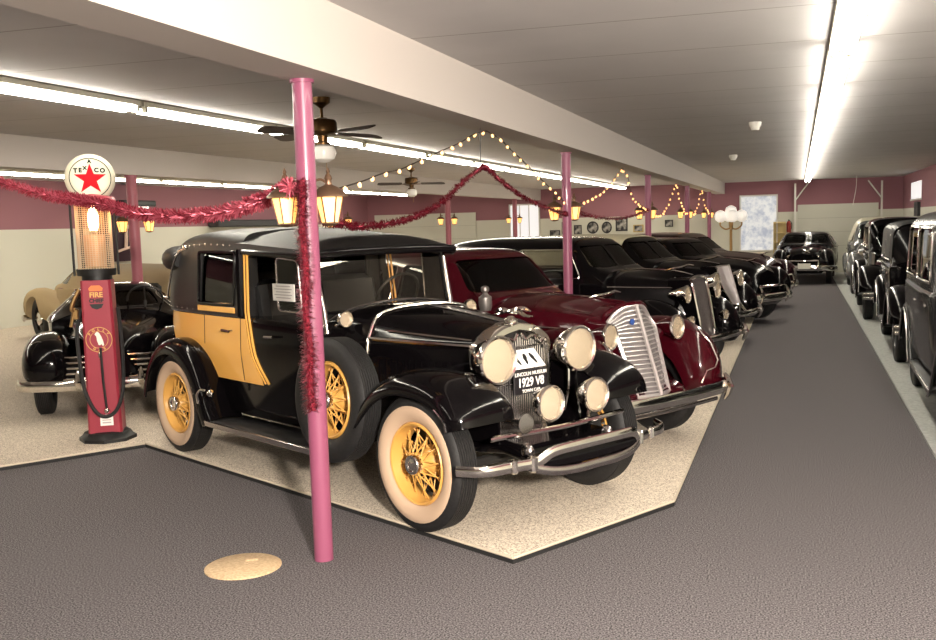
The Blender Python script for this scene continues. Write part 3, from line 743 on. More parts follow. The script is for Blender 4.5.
# maroon streamlined sedan next to the town car
def fe_maroon(root):
    grille(root, .52,.46, .27,1.175, lambda t: .205+.06*min(1,t/.8), .075, silver, silver, bargrey, hbars=20, fr=.018, br=.0065, arch=.17, mid=.018, shell=(maroon,.0,.25))
    g = MB().lathe([(0,0),(.026,.0),(.026,.012),(0,.014)], T(.305,-.10,1.05) @ AXX, 16).build('badge', blue, root); g['label'] = 'small blue grille badge'
    MB().tube(cat([(-.2,0,1.215),(.05,0,1.205),(.18,0,1.19),(.27,0,1.165)],5), [.012]*12+[.018]*4, 8).build('nose_trim', maroon, root)
    MB().tube(cat([(.14,-.265,1.06),(.17,-.25,1.12),(.22,-.14,1.175),(.26,0,1.19),(.22,.14,1.175),(.17,.25,1.12),(.14,.265,1.06)],5), .022, 8).build('hood_lip', maroon, root)
    for sd in (-1, 1):
        lamp(root, (.36, sd*.44, .96), .092, maroon, .28, 'headlight', .9, 1.12, long=True)
        MB().tube([(.16,sd*.36,.85),(.2,sd*.42,.93)], .05, 8).build('lamp_bracket', maroon, root)
        MB().tube([(.44,sd*.62,.94),(.56,sd*.64,.82),(.615,sd*.66,.68),(.615,sd*.62,.62),(.60,sd*.52,.60),(.575,sd*.48,.50)], .009, 5).build('fender_trim', chrome, root)
        MB().tube([(.2,sd*.5,.43),(.58,sd*.5,.44)], .025, 6).build('bumper_arm', dchrome, root)
    bumper(root, [(.46,-.88,.45),(.66,-.74,.46),(.72,-.4,.465),(.74,0,.465),(.72,.4,.465),(.66,.74,.46),(.46,.88,.45)], .055, chrome, [(.68,.68,.46),(.68,-.68,.46)], flat=(.3,1.))
    MB().tube(cat([(.68,-.55,.375),(.70,0,.375),(.68,.55,.375)],6), .018, 8, flat=(.5,1.)).build('valance_bar', dchrome, root)
    dogg(root, -.02, 1.225)
    MB().box((.2,0,.45),(.5,.9,.16),bev=.05).build('front_apron', maroon, root)
sedan(dict(name='maroon_sedan', label='maroon streamlined 1930s sedan with slanted silver barred grille', loc=(-1.50,8.22,.04), ang=CARANG, paint=maroon,
    rows=rows30(L=-4.2,roof=1.655,belt=1.10,cowl=1.235,w=.76,ws=-1.02,rf=-1.42), side=sidewins(1.16,1.50,-3.0,-1.22,.22), front=frontwins(1.27,1.55,.55,.48,(-1.75,-.85),0,(-4.1,-3.1,1.2,1.42,.36)),
    hood=[(-1.0,.62,1.24,.62,.60,.0),(-.5,.58,1.235,.54,.48,.1),(-.1,.52,1.215,.44,.37,.2),(.12,.50,1.19,.36,.30,.2)], hoodtrim=[(-.95,1.02,.10,.98)], belt=[(1.08,-3.5,-1.1)],
    wb=3.2, Rt=.38, track=.66, fender='pontoon', ff=FF, rf=rfen(3.2), wheel='maroon_disc', rb=(-2.6,-1.0,.36,.60,.82), handles=[(-2.35,1.02),(-1.55,1.02)], front_end=fe_maroon, trim=dchrome))
# black sedan with a tall mesh grille
def fe_mesh(root):
    grille(root, .52,.48, .38,1.19, lambda t: .17+.03*t, .015, chrome, gmesh, gmesh, vbars=0, fr=.018, arch=.05, shell=(black,.1,.3))
    for sd in (-1, 1):
        lamp(root, (.42, sd*.40, 1.0), .092, chrome, .26, 'headlight', .9, 1.1, long=True)
        MB().tube([(.25,sd*.33,.86),(.3,sd*.39,.95)], .03, 8).build('lamp_bracket', black, root)
        lamp(root, (.50, sd*.46, .70), .06, chrome, .09, 'driving_lamp')
        MB().tube([(.2,sd*.4,.46),(.66,sd*.4,.48)], .025, 6).build('bumper_arm', dchrome, root)
        MB().tube([(.46,sd*.46,.5),(.46,sd*.46,.66)], .012, 6).build('lamp_post', dchrome, root)
    bumper(root, [(.46,-.86,.47),(.62,-.74,.48),(.68,-.4,.49),(.70,0,.49),(.68,.4,.49),(.62,.74,.48),(.46,.86,.47)], .038, chrome, [(.66,.62,.485),(.66,-.62,.485)], flat=(.35,1.))
    dogg(root, .16, 1.26, 1.1)
    MB().box((.2,0,.47),(.5,.9,.14),bev=.05).build('front_apron', black, root)
FF3 = [(.60,.66,.05,.46,.60),(.52,.66,.15,.36,.76),(.34,.65,.205,.33,.90),(.1,.64,.22,.34,.955),(-.25,.64,.215,.34,.92),(-.55,.64,.19,.34,.74),(-.9,.64,.15,.33,.54),(-1.2,.66,.10,.33,.43)]
base3 = dict(sx=.3, ang=CARANG, paint=black, wb=3.4, Rt=.38, track=.66, fender='pontoon', ff=FF3, rf=rfen(3.4), wheel='black_wide_white', rb=(-2.8,-1.0,.36,.60,.82), handles=[(-2.35,1.02),(-1.55,1.02)])
HD3 = [(-1.0,.62,1.27,.62,.60,.0),(-.62,.62,1.27,.62,.60,.0),(-.3,.58,1.265,.54,.48,.1),(.05,.52,1.25,.38,.30,.2),(.30,.50,1.20,.22,.18,.2)]
sedan(dict(base3, ang=R(-20.5), name='black_sedan', label='black sedan with tall dark mesh grille, parked between maroon and tan-roofed cars', loc=(-1.47,12.11,.04),
    rows=rows30(L=-4.2,roof=1.69,belt=1.12,cowl=1.265,w=.79,ws=-.66,rf=-1.02), side=sidewins(1.19,1.53,-3.0,-.84,.22), front=frontwins(1.31,1.57,.56,.50,(-1.4,-.5)),
    hood=HD3, hoodtrim=[(-.55,1.08,.2,1.06)], belt=[(1.10,-4.0,-1.1)], front_end=fe_mesh))
# black sedan with tan roof and silver grille
def fe_silver(root):
    grille(root, .60,.60, .42,1.17, lambda t: .06+.15*min(1,t/.4)+.015*t, .09, chrome, silver, silver, vbars=24, fr=.014, br=.006, arch=.02, mid=.012, shell=(black,.1,.2))
    MB().tube([(.60,0,.62),(.64,.10,.50),(.64,.28,.44)], .016, 6).build('grille_brace', chrome, root)
    MB().tube([(.60,0,.62),(.64,-.10,.50),(.64,-.28,.44)], .016, 6).build('grille_brace', chrome, root)
    for sd in (-1, 1):
        lamp(root, (.42, sd*.42, .96), .115, chrome, .26, 'headlight', .9, 1.08, long=True)
        MB().tube([(.22,sd*.34,.82),(.28,sd*.40,.90)], .03, 8).build('lamp_bracket', black, root)
        MB().tube([(.2,sd*.4,.44),(.66,sd*.4,.46)], .025, 6).build('bumper_arm', dchrome, root)
    bumper(root, [(.46,-.88,.47),(.62,-.76,.48),(.70,-.4,.48),(.72,0,.47),(.70,.4,.48),(.62,.76,.48),(.46,.88,.47)], .045, chrome, [(.68,.5,.48),(.68,-.5,.48)], flat=(.35,1.))
    dogg(root, .18, 1.25)
    MB().box((.2,0,.46),(.5,.9,.14),bev=.05).build('front_apron', black, root)
sedan(dict(base3, ang=R(-20.5), name='black_sedan', label='black sedan with tan roof and bright silver wedge grille', loc=(-1.374,15.23,.04),
    rows=rows30(L=-4.2,roof=1.65,belt=1.10,cowl=1.24,w=.79,ws=-.62,rf=-1.02), side=sidewins(1.17,1.50,-3.0,-.82,.24), front=frontwins(1.28,1.54,.56,.50,(-1.4,-.45)),
    hood=[(-1.0,.62,1.245,.62,.60,.0),(-.6,.62,1.245,.62,.60,.0),(-.3,.58,1.24,.54,.50,.1),(.05,.54,1.225,.42,.36,.2),(.28,.54,1.19,.28,.23,.3)], hoodtrim=[(-.5,1.05,.25,1.0)], belt=[(1.08,-4.0,-1.1)],
    roofmat=canvas, roof_x=(-3.8,-1.04), front_end=fe_silver))
# low black car with heavy chrome bumper
def fe_egg(root):
    grille(root, .60,.50, .54,.80, lambda t: .50-.10*t, .12, chrome, chrome, trimdk, hbars=5, vbars=10, fr=.022, br=.011, arch=.03)
    for sd in (-1, 1):
        lamp(root, (.50, sd*.64, .80), .095, chrome, .10)
        lamp(root, (.58, sd*.60, .58), .055, chrome, .06, 'driving_lamp')
    bumper(root, [(.30,-.92,.44),(.58,-.86,.45),(.74,-.5,.46),(.76,0,.46),(.74,.5,.46),(.58,.86,.45),(.30,.92,.44)], .075, chrome, [(.74,.42,.50),(.74,-.42,.50)], flat=(.35,1.), gh=.15)
    MB().tube(cat([(.70,-.42,.66),(.76,0,.66),(.70,.42,.66)],6), .022, 8).build('upper_bumper_bar', chrome, root)
    dogg(root, .30, 1.07, 1.2)
    MB().box((.3,0,.40),(.6,1.1,.2),bev=.05).build('front_apron', black, root)
FF5 = [(.66,.62,.10,.48,.70),(.62,.62,.18,.40,.84),(.45,.62,.23,.34,.95),(.1,.62,.245,.34,.985),(-.4,.62,.245,.34,.95),(-.9,.63,.23,.34,.86),(-1.5,.66,.19,.34,.70),(-2.0,.70,.10,.36,.52)]
HD5 = [(-1.0,.60,1.16,.66,.62,.0),(-.7,.60,1.16,.66,.62,.0),(-.4,.56,1.15,.60,.52,.1),(.1,.52,1.11,.54,.44,.1),(.48,.52,1.03,.46,.36,.1),(.62,.55,.93,.36,.26,.1)]
base5 = dict(ang=CARANG, paint=black, wb=3.3, Rt=.37, track=.68, fender='pontoon', ff=FF5, rf=rfen(3.3,.86), wheel='black_disc', rb=None, handles=[(-2.35,.98),(-1.6,.98)])
sedan(dict(base5, name='black_coupe', label='low black car with heavy chrome bumper and grille bars, past the silver grille', loc=(-1.05,18.6,.04),
    rows=rows30(L=-4.3,roof=1.53,belt=1.02,cowl=1.15,w=.84,ws=-.70,rf=-1.12,tail=.94), side=sidewins(1.08,1.40,-2.9,-.90,.26), front=frontwins(1.19,1.43,.58,.50,(-1.5,-.5)),
    hood=HD5, hoodtrim=[(-.9,.98,.3,.94)], belt=[(1.0,-4.0,-1.1)], front_end=fe_egg))
sedan(dict(base5, name='dark_sedan', label='rounded dark sedan farthest along the left row, near the globe lamp post', loc=(-.95,21.7,.04), paint=mat('dark_maroon_paint',(.016,.004,.006),.12,0,.6),
    rows=rows30(L=-4.4,roof=1.58,belt=1.04,cowl=1.17,w=.84,ws=-.98,rf=-1.46), side=sidewins(1.11,1.44,-3.2,-1.18,.28), front=frontwins(1.21,1.46,.58,.50,(-1.8,-.8)),
    hood=HD5, hoodtrim=[(-.9,.98,.3,.94)], belt=[(1.02,-4.0,-1.1)], front_end=fe_egg))
# black car behind the petrol pump, tan car behind it
def fe_bars(root):
    for sd in (-1, 1):
        lamp(root, (.50, sd*.66, .72), .09, chrome, .10)
        b = MB()
        for k in range(5): b.tube(cat([(.60,sd*.18,.42+.055*k),(.60,sd*.35,.42+.055*k),(.55,sd*(.56-.02*k),.42+.055*k)],3), .011, 6)
        b.tube([(.58,sd*.2,.40),(.57,sd*.2,.68)], .012, 6)
        b.build('grille', chrome, root)
        MB().tube([(.56,sd*.50,.73),(.53,sd*.62,.72)], .014, 6).build('parking_lamp', chrome, root)
    bumper(root, [(.34,-.90,.36),(.58,-.82,.37),(.70,-.45,.37),(.72,0,.37),(.70,.45,.37),(.58,.82,.37),(.34,.90,.36)], .055, chrome, [(.70,.3,.40),(.70,-.3,.40)], flat=(.35,1.))
    MB().box((.3,0,.46),(.55,1.0,.3),bev=.06).build('front_apron', black, root)
    dogg(root, .25, .93)
HD0 = [(-1.0,.56,1.09,.66,.62,.0),(-.5,.54,1.085,.60,.52,.1),(.1,.50,1.05,.50,.40,.15),(.48,.50,.95,.38,.28,.2),(.64,.50,.80,.24,.16,.2)]
def lowrows(L, roof, belt, w, cowl):
    r = rows30(L=L,roof=roof,belt=belt,cowl=cowl,w=w,ws=-.98,rf=-1.40,tail=.86)
    return [q for q in r if not (q[0] > -2.4 and q[0] < -2.25 and L > -4)]
FF0 = [(.66,.62,.10,.44,.66),(.62,.62,.18,.38,.78),(.45,.62,.23,.34,.89),(.1,.62,.245,.34,.93),(-.4,.62,.245,.34,.90),(-.9,.63,.23,.34,.80),(-1.5,.66,.19,.34,.66),(-2.0,.70,.10,.36,.50)]
HD00 = [(-1.0,.50,.99,.62,.58,.0),(-.5,.48,.975,.56,.48,.1),(.1,.46,.94,.46,.36,.15),(.48,.46,.86,.34,.24,.2),(.64,.46,.74,.24,.16,.2)]
FF00 = [(.66,.60,.10,.44,.62),(.62,.60,.18,.38,.74),(.45,.61,.23,.34,.83),(.1,.62,.245,.34,.87),(-.4,.62,.245,.34,.82),(-.9,.63,.21,.34,.70),(-1.4,.66,.15,.34,.54),(-1.7,.70,.08,.36,.46)]
sedan(dict(base5, name='black_coupe', label='low black car with narrow cabin facing out behind the red petrol pump', loc=(-7.05,8.98,.04), ang=R(-55), ff=FF00, rf=rfen(2.4,.80), wb=2.4, sx=.35, handles=[(-1.9,.86)],
    rows=[(-3.25,.46,.60,.66,.34,.38,.26),(-3.13,.38,.72,.80,.60,.64,.44),(-2.85,.34,.82,.92,.68,.74,.50),(-2.5,.33,.88,1.06,.70,.76,.46),(-2.1,.33,.90,1.22,.71,.77,.45),(-1.7,.33,.90,1.285,.71,.77,.44),(-1.40,.33,.90,1.265,.70,.76,.42),(-1.30,.33,.90,1.21,.69,.75,.42),(-1.0,.34,.90,1.01,.66,.70,.5),(-.88,.34,.88,.985,.64,.67,.48)],
    side=[[(-2.1,.95),(-1.15,.95),(-1.36,1.16),(-2.0,1.16)]], front=frontwins(1.035,1.195,.50,.40,(-1.75,-.8),.02,(-2.9,-1.9,1.0,1.14,.3)), hood=HD00, belt=[(.885,-2.9,-1.0)], front_end=fe_bars))
sedan(dict(base5, name='tan_panel_van', label='tan car with a plain windowless flank, partly seen behind the black car and pump', loc=(-12.85,15.54,.04), ang=ANG+pi, paint=tanp, ff=FF0, rf=rfen(4.3,.85), wb=4.3,
    rows=[(-5.6,.45,.80,1.14,.66,.74,.58),(-5.52,.38,.93,1.25,.72,.82,.66),(-5.3,.34,.97,1.31,.76,.85,.69),(-4.5,.33,.98,1.36,.78,.86,.70),(-1.9,.33,.98,1.36,.78,.86,.68),(-1.42,.33,.98,1.30,.75,.82,.60),(-1.0,.34,.97,1.12,.68,.72,.56),(-.88,.34,.95,1.09,.66,.70,.52)],
    side=[[(-1.75,1.05),(-1.15,1.05),(-1.4,1.25),(-1.75,1.25)]], front=frontwins(1.13,1.26,.58,.50,(-1.8,-.8),.02,None),
    hood=HD0, front_end=fe_bars, trim=None))
# black sedan crosswise at the end of the aisle
def fe_end(root):
    fe_egg(root)
    MB().tube([(-.95,0,1.12),(.35,0,1.03)], .016, 6, flat=(1.5,.7)).build('hood_strip', chrome, root)
    a = MB(); 
    for s_ in (-1, 1): a.tube([(.55,.10-.13*s_,.84),(.55,.10,.92),(.50,.10+.13*s_,1.0)], [.008,.02,.008], 6)
    a.build('nose_emblem', chrome, root)
    p = MB().box((.80,.05,.52),(.01,.34,.15),bev=.003).build('licence_plate', mat('pale_plate',(.55,.53,.45),.4), root)
sedan(dict(base5, name='black_sedan', label='black sedan with X-shaped chrome emblem, facing down the aisle at its far end', loc=(.16,29.6,.01), ang=R(-93), paint=black,
    rows=rows30(L=-4.4,roof=1.44,belt=.98,cowl=1.08,w=.86,ws=-.98,rf=-1.46,tail=.9), side=sidewins(1.04,1.31,-3.2,-1.18,.28), front=frontwins(1.11,1.34,.62,.54,(-1.8,-.8),.02,(-4.2,-3.2,1.06,1.25,.38)),
    hood=[(a,b_,z-.07,c_,d_,e_) for a,b_,z,c_,d_,e_ in HD5], belt=[(.96,-4.0,-1.1)], front_end=fe_end))
# right hand row: upright cars nose to the camera
CF = [(.46,.52),(.44,.64),(.34,.78),(.18,.88),(-.05,.93),(-.26,.90),(-.48,.78),(-.68,.60),(-.86,.44),(-1.02,.38)]
def CR(wb): return [(-wb+.72,.38),(-wb+.62,.52),(-wb+.5,.70),(-wb+.30,.86),(-wb+.06,.92),(-wb-.2,.88),(-wb-.4,.74),(-wb-.52,.56),(-wb-.56,.46)]
def rowsbox(L, roof, w, belt=1.15, cowl=1.22, top=.93):
    return [(L,.46,belt-.05,roof-.30,w*.80,w*.86,w*.62),(L+.06,.42,belt,roof-.08,w*.9,w*.95,w*.80),(L+.35,.40,belt,roof-.01,w*.95,w,w*top),(-2.4,.40,belt,roof,w*.96,w,w*top),(-1.55,.40,belt,roof-.01,w*.92,w*.97,w*(top-.02)),
            (-1.42,.42,belt,roof-.05,w*.9,w*.95,w*(top-.06)),(-1.36,.42,belt,cowl+.03,w*.86,w*.9,w*.62),(-1.05,.42,belt-.02,cowl,w*.80,w*.82,w*.60)]
def fe_classic(gm, bm):
    def f(root):
        grille(root, .04,.50, .02,1.16, lambda t: .24+.02*t, .0, chrome, bm, gm, vbars=22, fr=.026, br=.006, arch=.10)
        for sd in (-1, 1):
            lamp(root, (.20, sd*.36, .97), .125, chrome, .18)
            MB().tube([(.06,sd*.36,.55),(.08,sd*.36,.86)], .014, 6).build('headlight_post', dchrome, root)
            MB().tube([(-3.4,sd*.33,.5),(-.5,sd*.33,.45),(.5,sd*.33,.48)], .035, 8).build('frame_rail', black, root)
        bumper(root, [(.46,-.80,.48),(.58,-.5,.49),(.60,0,.49),(.58,.5,.49),(.46,.80,.48)], .03, chrome, flat=(.4,1.))
        bumper(root, [(.46,-.80,.41),(.58,-.5,.41),(.60,0,.41),(.58,.5,.41),(.46,.80,.41)], .03, chrome, flat=(.4,1.), name='lower_bumper_bar')
        MB().lathe([(0,1.18),(.04,1.185),(.035,1.22),(0,1.24)], T(-.02,0,0), 16).build('radiator_cap', chrome, root)
    return f
HC = [(-1.1,.55,1.225,.57,.55,.0),(-.6,.53,1.20,.46,.43,.02),(.0,.50,1.165,.27,.25,.02)]
bc = dict(paint=black, wb=3.3, Rt=.40, track=.70, fender='clam', ff=CF, rf=CR(3.3), fy=(.40,.88), fedge=dchrome, wheel='black_wire', rb=(-2.6,-1.0,.35,.56,.86),
    hood=HC, handles=[(-2.3,1.05),(-1.6,1.05)], trimr=.012)
def bw(z0, z1, xa, xb): m = (xa+xb)/2; return [[(xa,z0),(m-.05,z0),(m-.05,z1),(xa,z1)],[(m+.05,z0),(xb,z0),(xb,z1),(m+.05,z1)]]
sedan(dict(bc, name='grey_limousine', label='dark grey upright limousine cut by the right edge, nearest of its row', loc=(1.93,8.15,.02), ang=R(-91), paint=dgrey,
    rows=rowsbox(-4.1,1.93,.85), side=bw(1.24,1.74,-3.7,-1.62), front=[([(-.54,1.28),(.54,1.28),(.52,1.76),(-.52,1.76)],(-2.0,-.9),'windscreen_pane')], front_end=fe_classic(gmesh, chrome), wb=3.6, rf=CR(3.6), rb=(-2.9,-1.0,.35,.56,.86)))
sedan(dict(bc, name='black_touring_car', label='black upright touring car standing behind the dark grey limousine', loc=(1.97,13.65,.02), ang=R(-91.5),
    rows=rowsbox(-3.7,1.78,.79), side=bw(1.22,1.62,-3.4,-1.62), front=[([(-.54,1.26),(.54,1.26),(.52,1.64),(-.52,1.64)],(-2.0,-.9),'windscreen_pane'),([(-.3,1.3),(.3,1.3),(.3,1.58),(-.3,1.58)],(-4.0,-3.3),'rear_window')], trim=dchrome, roofmat=leather, roof_x=(-3.6,-1.45), front_end=fe_classic(gmesh, dchrome), wb=3.1, rf=CR(3.1), rb=(-2.4,-1.0,.35,.56,.86)))
sedan(dict(bc, name='black_touring_car', label='narrow black car squeezed between the touring car and pale-roofed grey car', loc=(1.92,19.2,.02), ang=R(-91),
    rows=rowsbox(-3.6,1.82,.66), side=bw(1.22,1.64,-3.3,-1.62), front=[([(-.5,1.26),(.5,1.26),(.48,1.66),(-.48,1.66)],(-2.0,-.9),'windscreen_pane')], front_end=fe_classic(gmesh, chrome), wb=3.0, rf=CR(3.0), rb=(-2.3,-1.0,.35,.56,.86)))
def fe_grey(root):
    grille(root, .42,.50, .26,1.10, lambda t: .16+.10*min(1,t/.7), .08, greyp, dchrome, greyp, hbars=12, vbars=0, fr=.02, br=.008, arch=.10)
    for sd in (-1, 1):
        lamp(root, (.36, sd*.54, .92), .105, greyp, .2, long=True)
    bumper(root, [(.40,-.80,.46),(.60,-.6,.47),(.66,0,.47),(.60,.6,.47),(.40,.80,.46)], .05, chrome, flat=(.35,1.))
    p = MB().box((.69,0,.56),(.01,.32,.15),bev=.003).build('licence_plate', letter, root)
    MB().box((.2,0,.45),(.5,.9,.16),bev=.05).build('front_apron', greyp, root)
sedan(dict(base3, name='grey_sedan', label='grey car with cream roof, parked last in the right row', loc=(1.96,25.3,.02), ang=R(-91), paint=greyp, ff=FF, rf=rfen(3.2), wb=3.2,
    rows=rows30(L=-4.2,roof=1.80,belt=1.14,cowl=1.22,w=.76,ws=-1.02,rf=-1.42), side=sidewins(1.2,1.58,-3.2,-1.22,.24), front=frontwins(1.27,1.64,.56,.50,(-1.8,-.85),.03), roofmat=cream, roof_x=(-3.9,-1.4),
    hood=HD3, front_end=fe_grey, trim=cream, wheel='black_disc', rb=(-2.6,-1.0,.36,.60,.82)))
# ------------------------------------------------------------------ the room
YB, XR, XL, YF, ZC = 35.0, 3.25, -15.6, -5.0, 3.10
carpet = mat('grey_carpet', (.08,.075,.075), .95, spec=.1)
noise_mix(carpet, (.045,.040,.042), (.200,.184,.190), 110, .40, .62, 7., .25, .008)
gravel = mat('pebbled_floor', (.5,.42,.32), .7)
r_ = noise_mix(gravel, (.24,.17,.115), (.80,.71,.58), 110, .34, .56, 6., .2, .004)
conc = mat('pale_concrete', (.42,.43,.40), .8)
noise_mix(conc, (.34,.35,.33), (.48,.49,.46), 30, .3, .7)
edgedk = mat('platform_edge', (.012,.012,.012), .7)
wallm = mat('two_tone_wall', (.6,.6,.5), .75)
def two_tone(m, zsplit, lo, hi, seams=0.):
    nt = m.node_tree; N = nt.nodes; L = nt.links; b = N['Principled BSDF']
    tc = N.new('ShaderNodeTexCoord'); s = N.new('ShaderNodeSeparateXYZ'); g = N.new('ShaderNodeMath'); g.operation = 'GREATER_THAN'; g.inputs[1].default_value = zsplit
    mx = N.new('ShaderNodeMix'); mx.data_type = 'RGBA'
    mx.inputs['A'].default_value = (*lo,1); mx.inputs['B'].default_value = (*hi,1)
    L.new(tc.outputs['Object'], s.inputs[0]); L.new(s.outputs['Z'], g.inputs[0]); L.new(g.outputs[0], mx.inputs['Factor']); L.new(mx.outputs['Result'], b.inputs['Base Color'])
WHITE, ROSE = (.57,.56,.47), (.255,.11,.13)
two_tone(wallm, 2.06, WHITE, ROSE)
ceilm = mat('ceiling_panels', (.47,.45,.42), .85)
def seams(m):
    nt = m.node_tree; N = nt.nodes; L = nt.links; b = N['Principled BSDF']
    tc = N.new('ShaderNodeTexCoord'); s = N.new('ShaderNodeSeparateXYZ'); w = N.new('ShaderNodeMath'); w.operation = 'MODULO'; w.inputs[1].default_value = 1.22
    g = N.new('ShaderNodeMath'); g.operation = 'LESS_THAN'; g.inputs[1].default_value = .018
    n = N.new('ShaderNodeTexNoise'); n.inputs['Scale'].default_value = 1.3; n.inputs['Detail'].default_value = 6
    r = N.new('ShaderNodeValToRGB'); r.color_ramp.elements[0].color = (.45,.43,.43,1); r.color_ramp.elements[1].color = (.56,.535,.53,1)
    mx = N.new('ShaderNodeMix'); mx.data_type = 'RGBA'; mx.inputs['B'].default_value = (.30,.28,.26,1)
    L.new(tc.outputs['Object'], s.inputs[0]); L.new(tc.outputs['Object'], n.inputs['Vector']); L.new(n.outputs['Fac'], r.inputs['Fac'])
    ad = N.new('ShaderNodeMath'); ad.inputs[1].default_value = 100.; L.new(s.outputs['Y'], ad.inputs[0]); L.new(ad.outputs[0], w.inputs[0]); L.new(w.outputs[0], g.inputs[0])
    L.new(g.outputs[0], mx.inputs['Factor']); L.new(r.outputs['Color'], mx.inputs['A']); L.new(mx.outputs['Result'], b.inputs['Base Color'])
seams(ceilm)
beamm = mat('beam_plaster', (.49,.445,.41), .8)
gdoor = mat('garage_door_paint', (.53,.52,.44), .6)
CYc, LY = (YB+YF)/2, YB-YF
def sbox(name, lo, hi, m, bev=0.):
    c = [(a+b)/2 for a, b in zip(lo, hi)]; d = [b-a for a, b in zip(lo, hi)]
    return struct(MB().box(c, d, bev=bev).build(name, m, None, 0))
sbox('floor', (XL,YF,-.15), (XR,YB,0), carpet)
sbox('ceiling', (XL,YF,ZC), (XR,YB,ZC+.15), ceilm)
sbox('wall_back', (XL,YB,-.15), (XR,YB+.2,ZC+.15), wallm)
sbox('wall_left', (XL-.2,YF,-.15), (XL,YB+.2,ZC+.15), wallm)
sbox('wall_right', (XR,YF,-.15), (XR+.2,YB+.2,ZC+.15), wallm)
sbox('wall_front', (XL,YF-.2,-.15), (XR,YF,ZC+.15), wallm)
for x in (-2.545, -8.99):
    sbox('ceiling_beam', (x-.155,YF,2.72), (x+.155,YB,ZC), beamm)
# raised pebbled platform under the left row
pp = [(-9.3,2.0),(-6.0,6.84),(-5.58,7.47),(-1.52,5.21),(-.78,6.54),(-.78,YB),(XL,YB),(XL,2.0)]
pm = MB(); pm.prism([(x,y,0) for x, y in pp], (0,0,.04))
po = pm.build('floor_platform', [gravel, edgedk], None, 0); struct(po)
for p in po.data.polygons: p.material_index = 0 if abs(p.normal.z) > .5 else 1
tb = MB(); 
for a, b in zip(pp[:5], pp[1:6]):
    A, B = Vector((*a,.036)), Vector((*b,.036)); tb.tube([A, B], .009, 6)
struct(tb.build('trim_1', mat('platform_nosing', (.55,.47,.36), .5), None, 0))
sbox('floor_strip', (1.035,YF,0), (XR,YB,.02), conc)
# back wall: garage doors, doors, windows
def gd(name, x0, x1, z1):
    o = sbox(name, (x0,YB-.06,0), (x1,YB,z1), gdoor)
    for k in range(1, 5):
        MB().box(((x0+x1)/2,YB-.062,z1*k/5), (x1-x0,.006,.015)).build('door_seam', mat('seam_shade',(.40,.39,.33),.7) if 'seam_shade' not in MATS else MATS['seam_shade'], o, 0)
    return o
gd('door_1', -.02, 2.5, 2.28); gd('door_2', -15.3, -11.3, 2.36)
d3 = sbox('door_3', (-3.95,YB-.05,0), (-3.05,YB,1.98), mat('brown_door',(.17,.065,.06),.5))
MB().box((-3.5,YB-.055,1.0),(1.02,.03,2.06)).build('door_frame', gdoor, d3, 0)
MB().ell((-3.14,YB-.09,1.0),(.035,.035,.035)).build('door_handle', dchrome, d3)
# frosted bright windows, lit from outside
frost = mat('frosted_daylight', (.3,.3,.3), .6, emit=(.80,.84,.92), es=.62)
def frost_nodes():
    nt = frost.node_tree; N = nt.nodes; L = nt.links; b = N['Principled BSDF']
    tc = N.new('ShaderNodeTexCoord'); n = N.new('ShaderNodeTexNoise'); n.inputs['Scale'].default_value = 3.2; n.inputs['Detail'].default_value = 8; n.inputs['Roughness'].default_value = .7
    r = N.new('ShaderNodeValToRGB'); r.color_ramp.elements[0].position = .38; r.color_ramp.elements[0].color = (.36,.42,.55,1); r.color_ramp.elements[1].position = .56; r.color_ramp.elements[1].color = (.92,.92,.90,1)
    L.new(tc.outputs['Object'], n.inputs['Vector']); L.new(n.outputs['Fac'], r.inputs['Fac']); L.new(r.outputs['Color'], b.inputs['Emission Color'])
frost_nodes()
sun = mat('bright_daylight', (.3,.3,.3), .6, emit=(1.,.95,.93), es=.80)
wfr = mat('white_frame', (.66,.64,.58), .5)
def win(name, x0, x1, z0, z1, m, bars):
    o = struct(MB().box(((x0+x1)/2,YB-.012,(z0+z1)/2),(x1-x0,.02,z1-z0)).build(name, m, None, 0))
    b = MB(); w = .05
    for x in (x0,x1): b.box((x,YB-.03,(z0+z1)/2),(w,.06,z1-z0+w))
    for z in (z0,z1): b.box(((x0+x1)/2,YB-.03,z),(x1-x0,.058,w))
    b.build('window_frame', wfr, o, 0)
    for x in bars: MB().box((x,YB-.03,(z0+z1)/2),(.03,.05,z1-z0)).build('mullion', wfr, o, 0)
win('window_1', -10.0, -8.9, .05, 2.58, sun, [-9.62,-9.28]); win('window_2', -1.88, -.68, .78, 2.63, frost, [])
o = struct(MB().box((XR-.012,31.2,2.55),(.02,2.5,.5)).build('window_3', sun, None, 0))
MB().box((XR-.02,31.2,2.29),(.05,2.6,.05)).build('window_frame', wfr, o, 0)
# pictures
picm = mat('photo_print', (.10,.09,.09), .5); noise_mix(picm, (.012,.012,.014), (.40,.38,.34), 7, .42, .62)
dkfr = mat('black_frame', (.012,.01,.01), .4); gold = mat('gilt_frame', (.45,.33,.12), .4, .6)
def picture(x0, x1, z0, z1, label, oval=False, fm=dkfr):
    t = thing('framed_picture', label, 'picture', ((x0+x1)/2,YB-.001,(z0+z1)/2), 0, 'framed pictures on the back wall'); w, h = (x1-x0)/2, (z1-z0)/2
    n = 28
    P = [(w*cos(2*pi*k/n),0,h*sin(2*pi*k/n)) for k in range(n)] if oval else [(-w,0,-h),(w,0,-h),(w,0,h),(-w,0,h)]
    s_ = .78
    MB().prism([(p[0],-.002,p[2]) for p in P], (0,-.03,0)).build('frame', fm, t, 0)
    MB().prism([(p[0]*s_,-.033,p[2]*s_) for p in P], (0,-.003,0)).build('print', picm, t, 0)
picture(-8.52,-8.15,1.34,1.64,'small black-framed picture, lowest and first along the back wall')
picture(-8.08,-7.90,1.50,1.92,'narrow black-framed picture just left of the maroon pole')
picture(-7.64,-7.36,1.46,1.80,'black-framed picture between the pole and the larger oval')
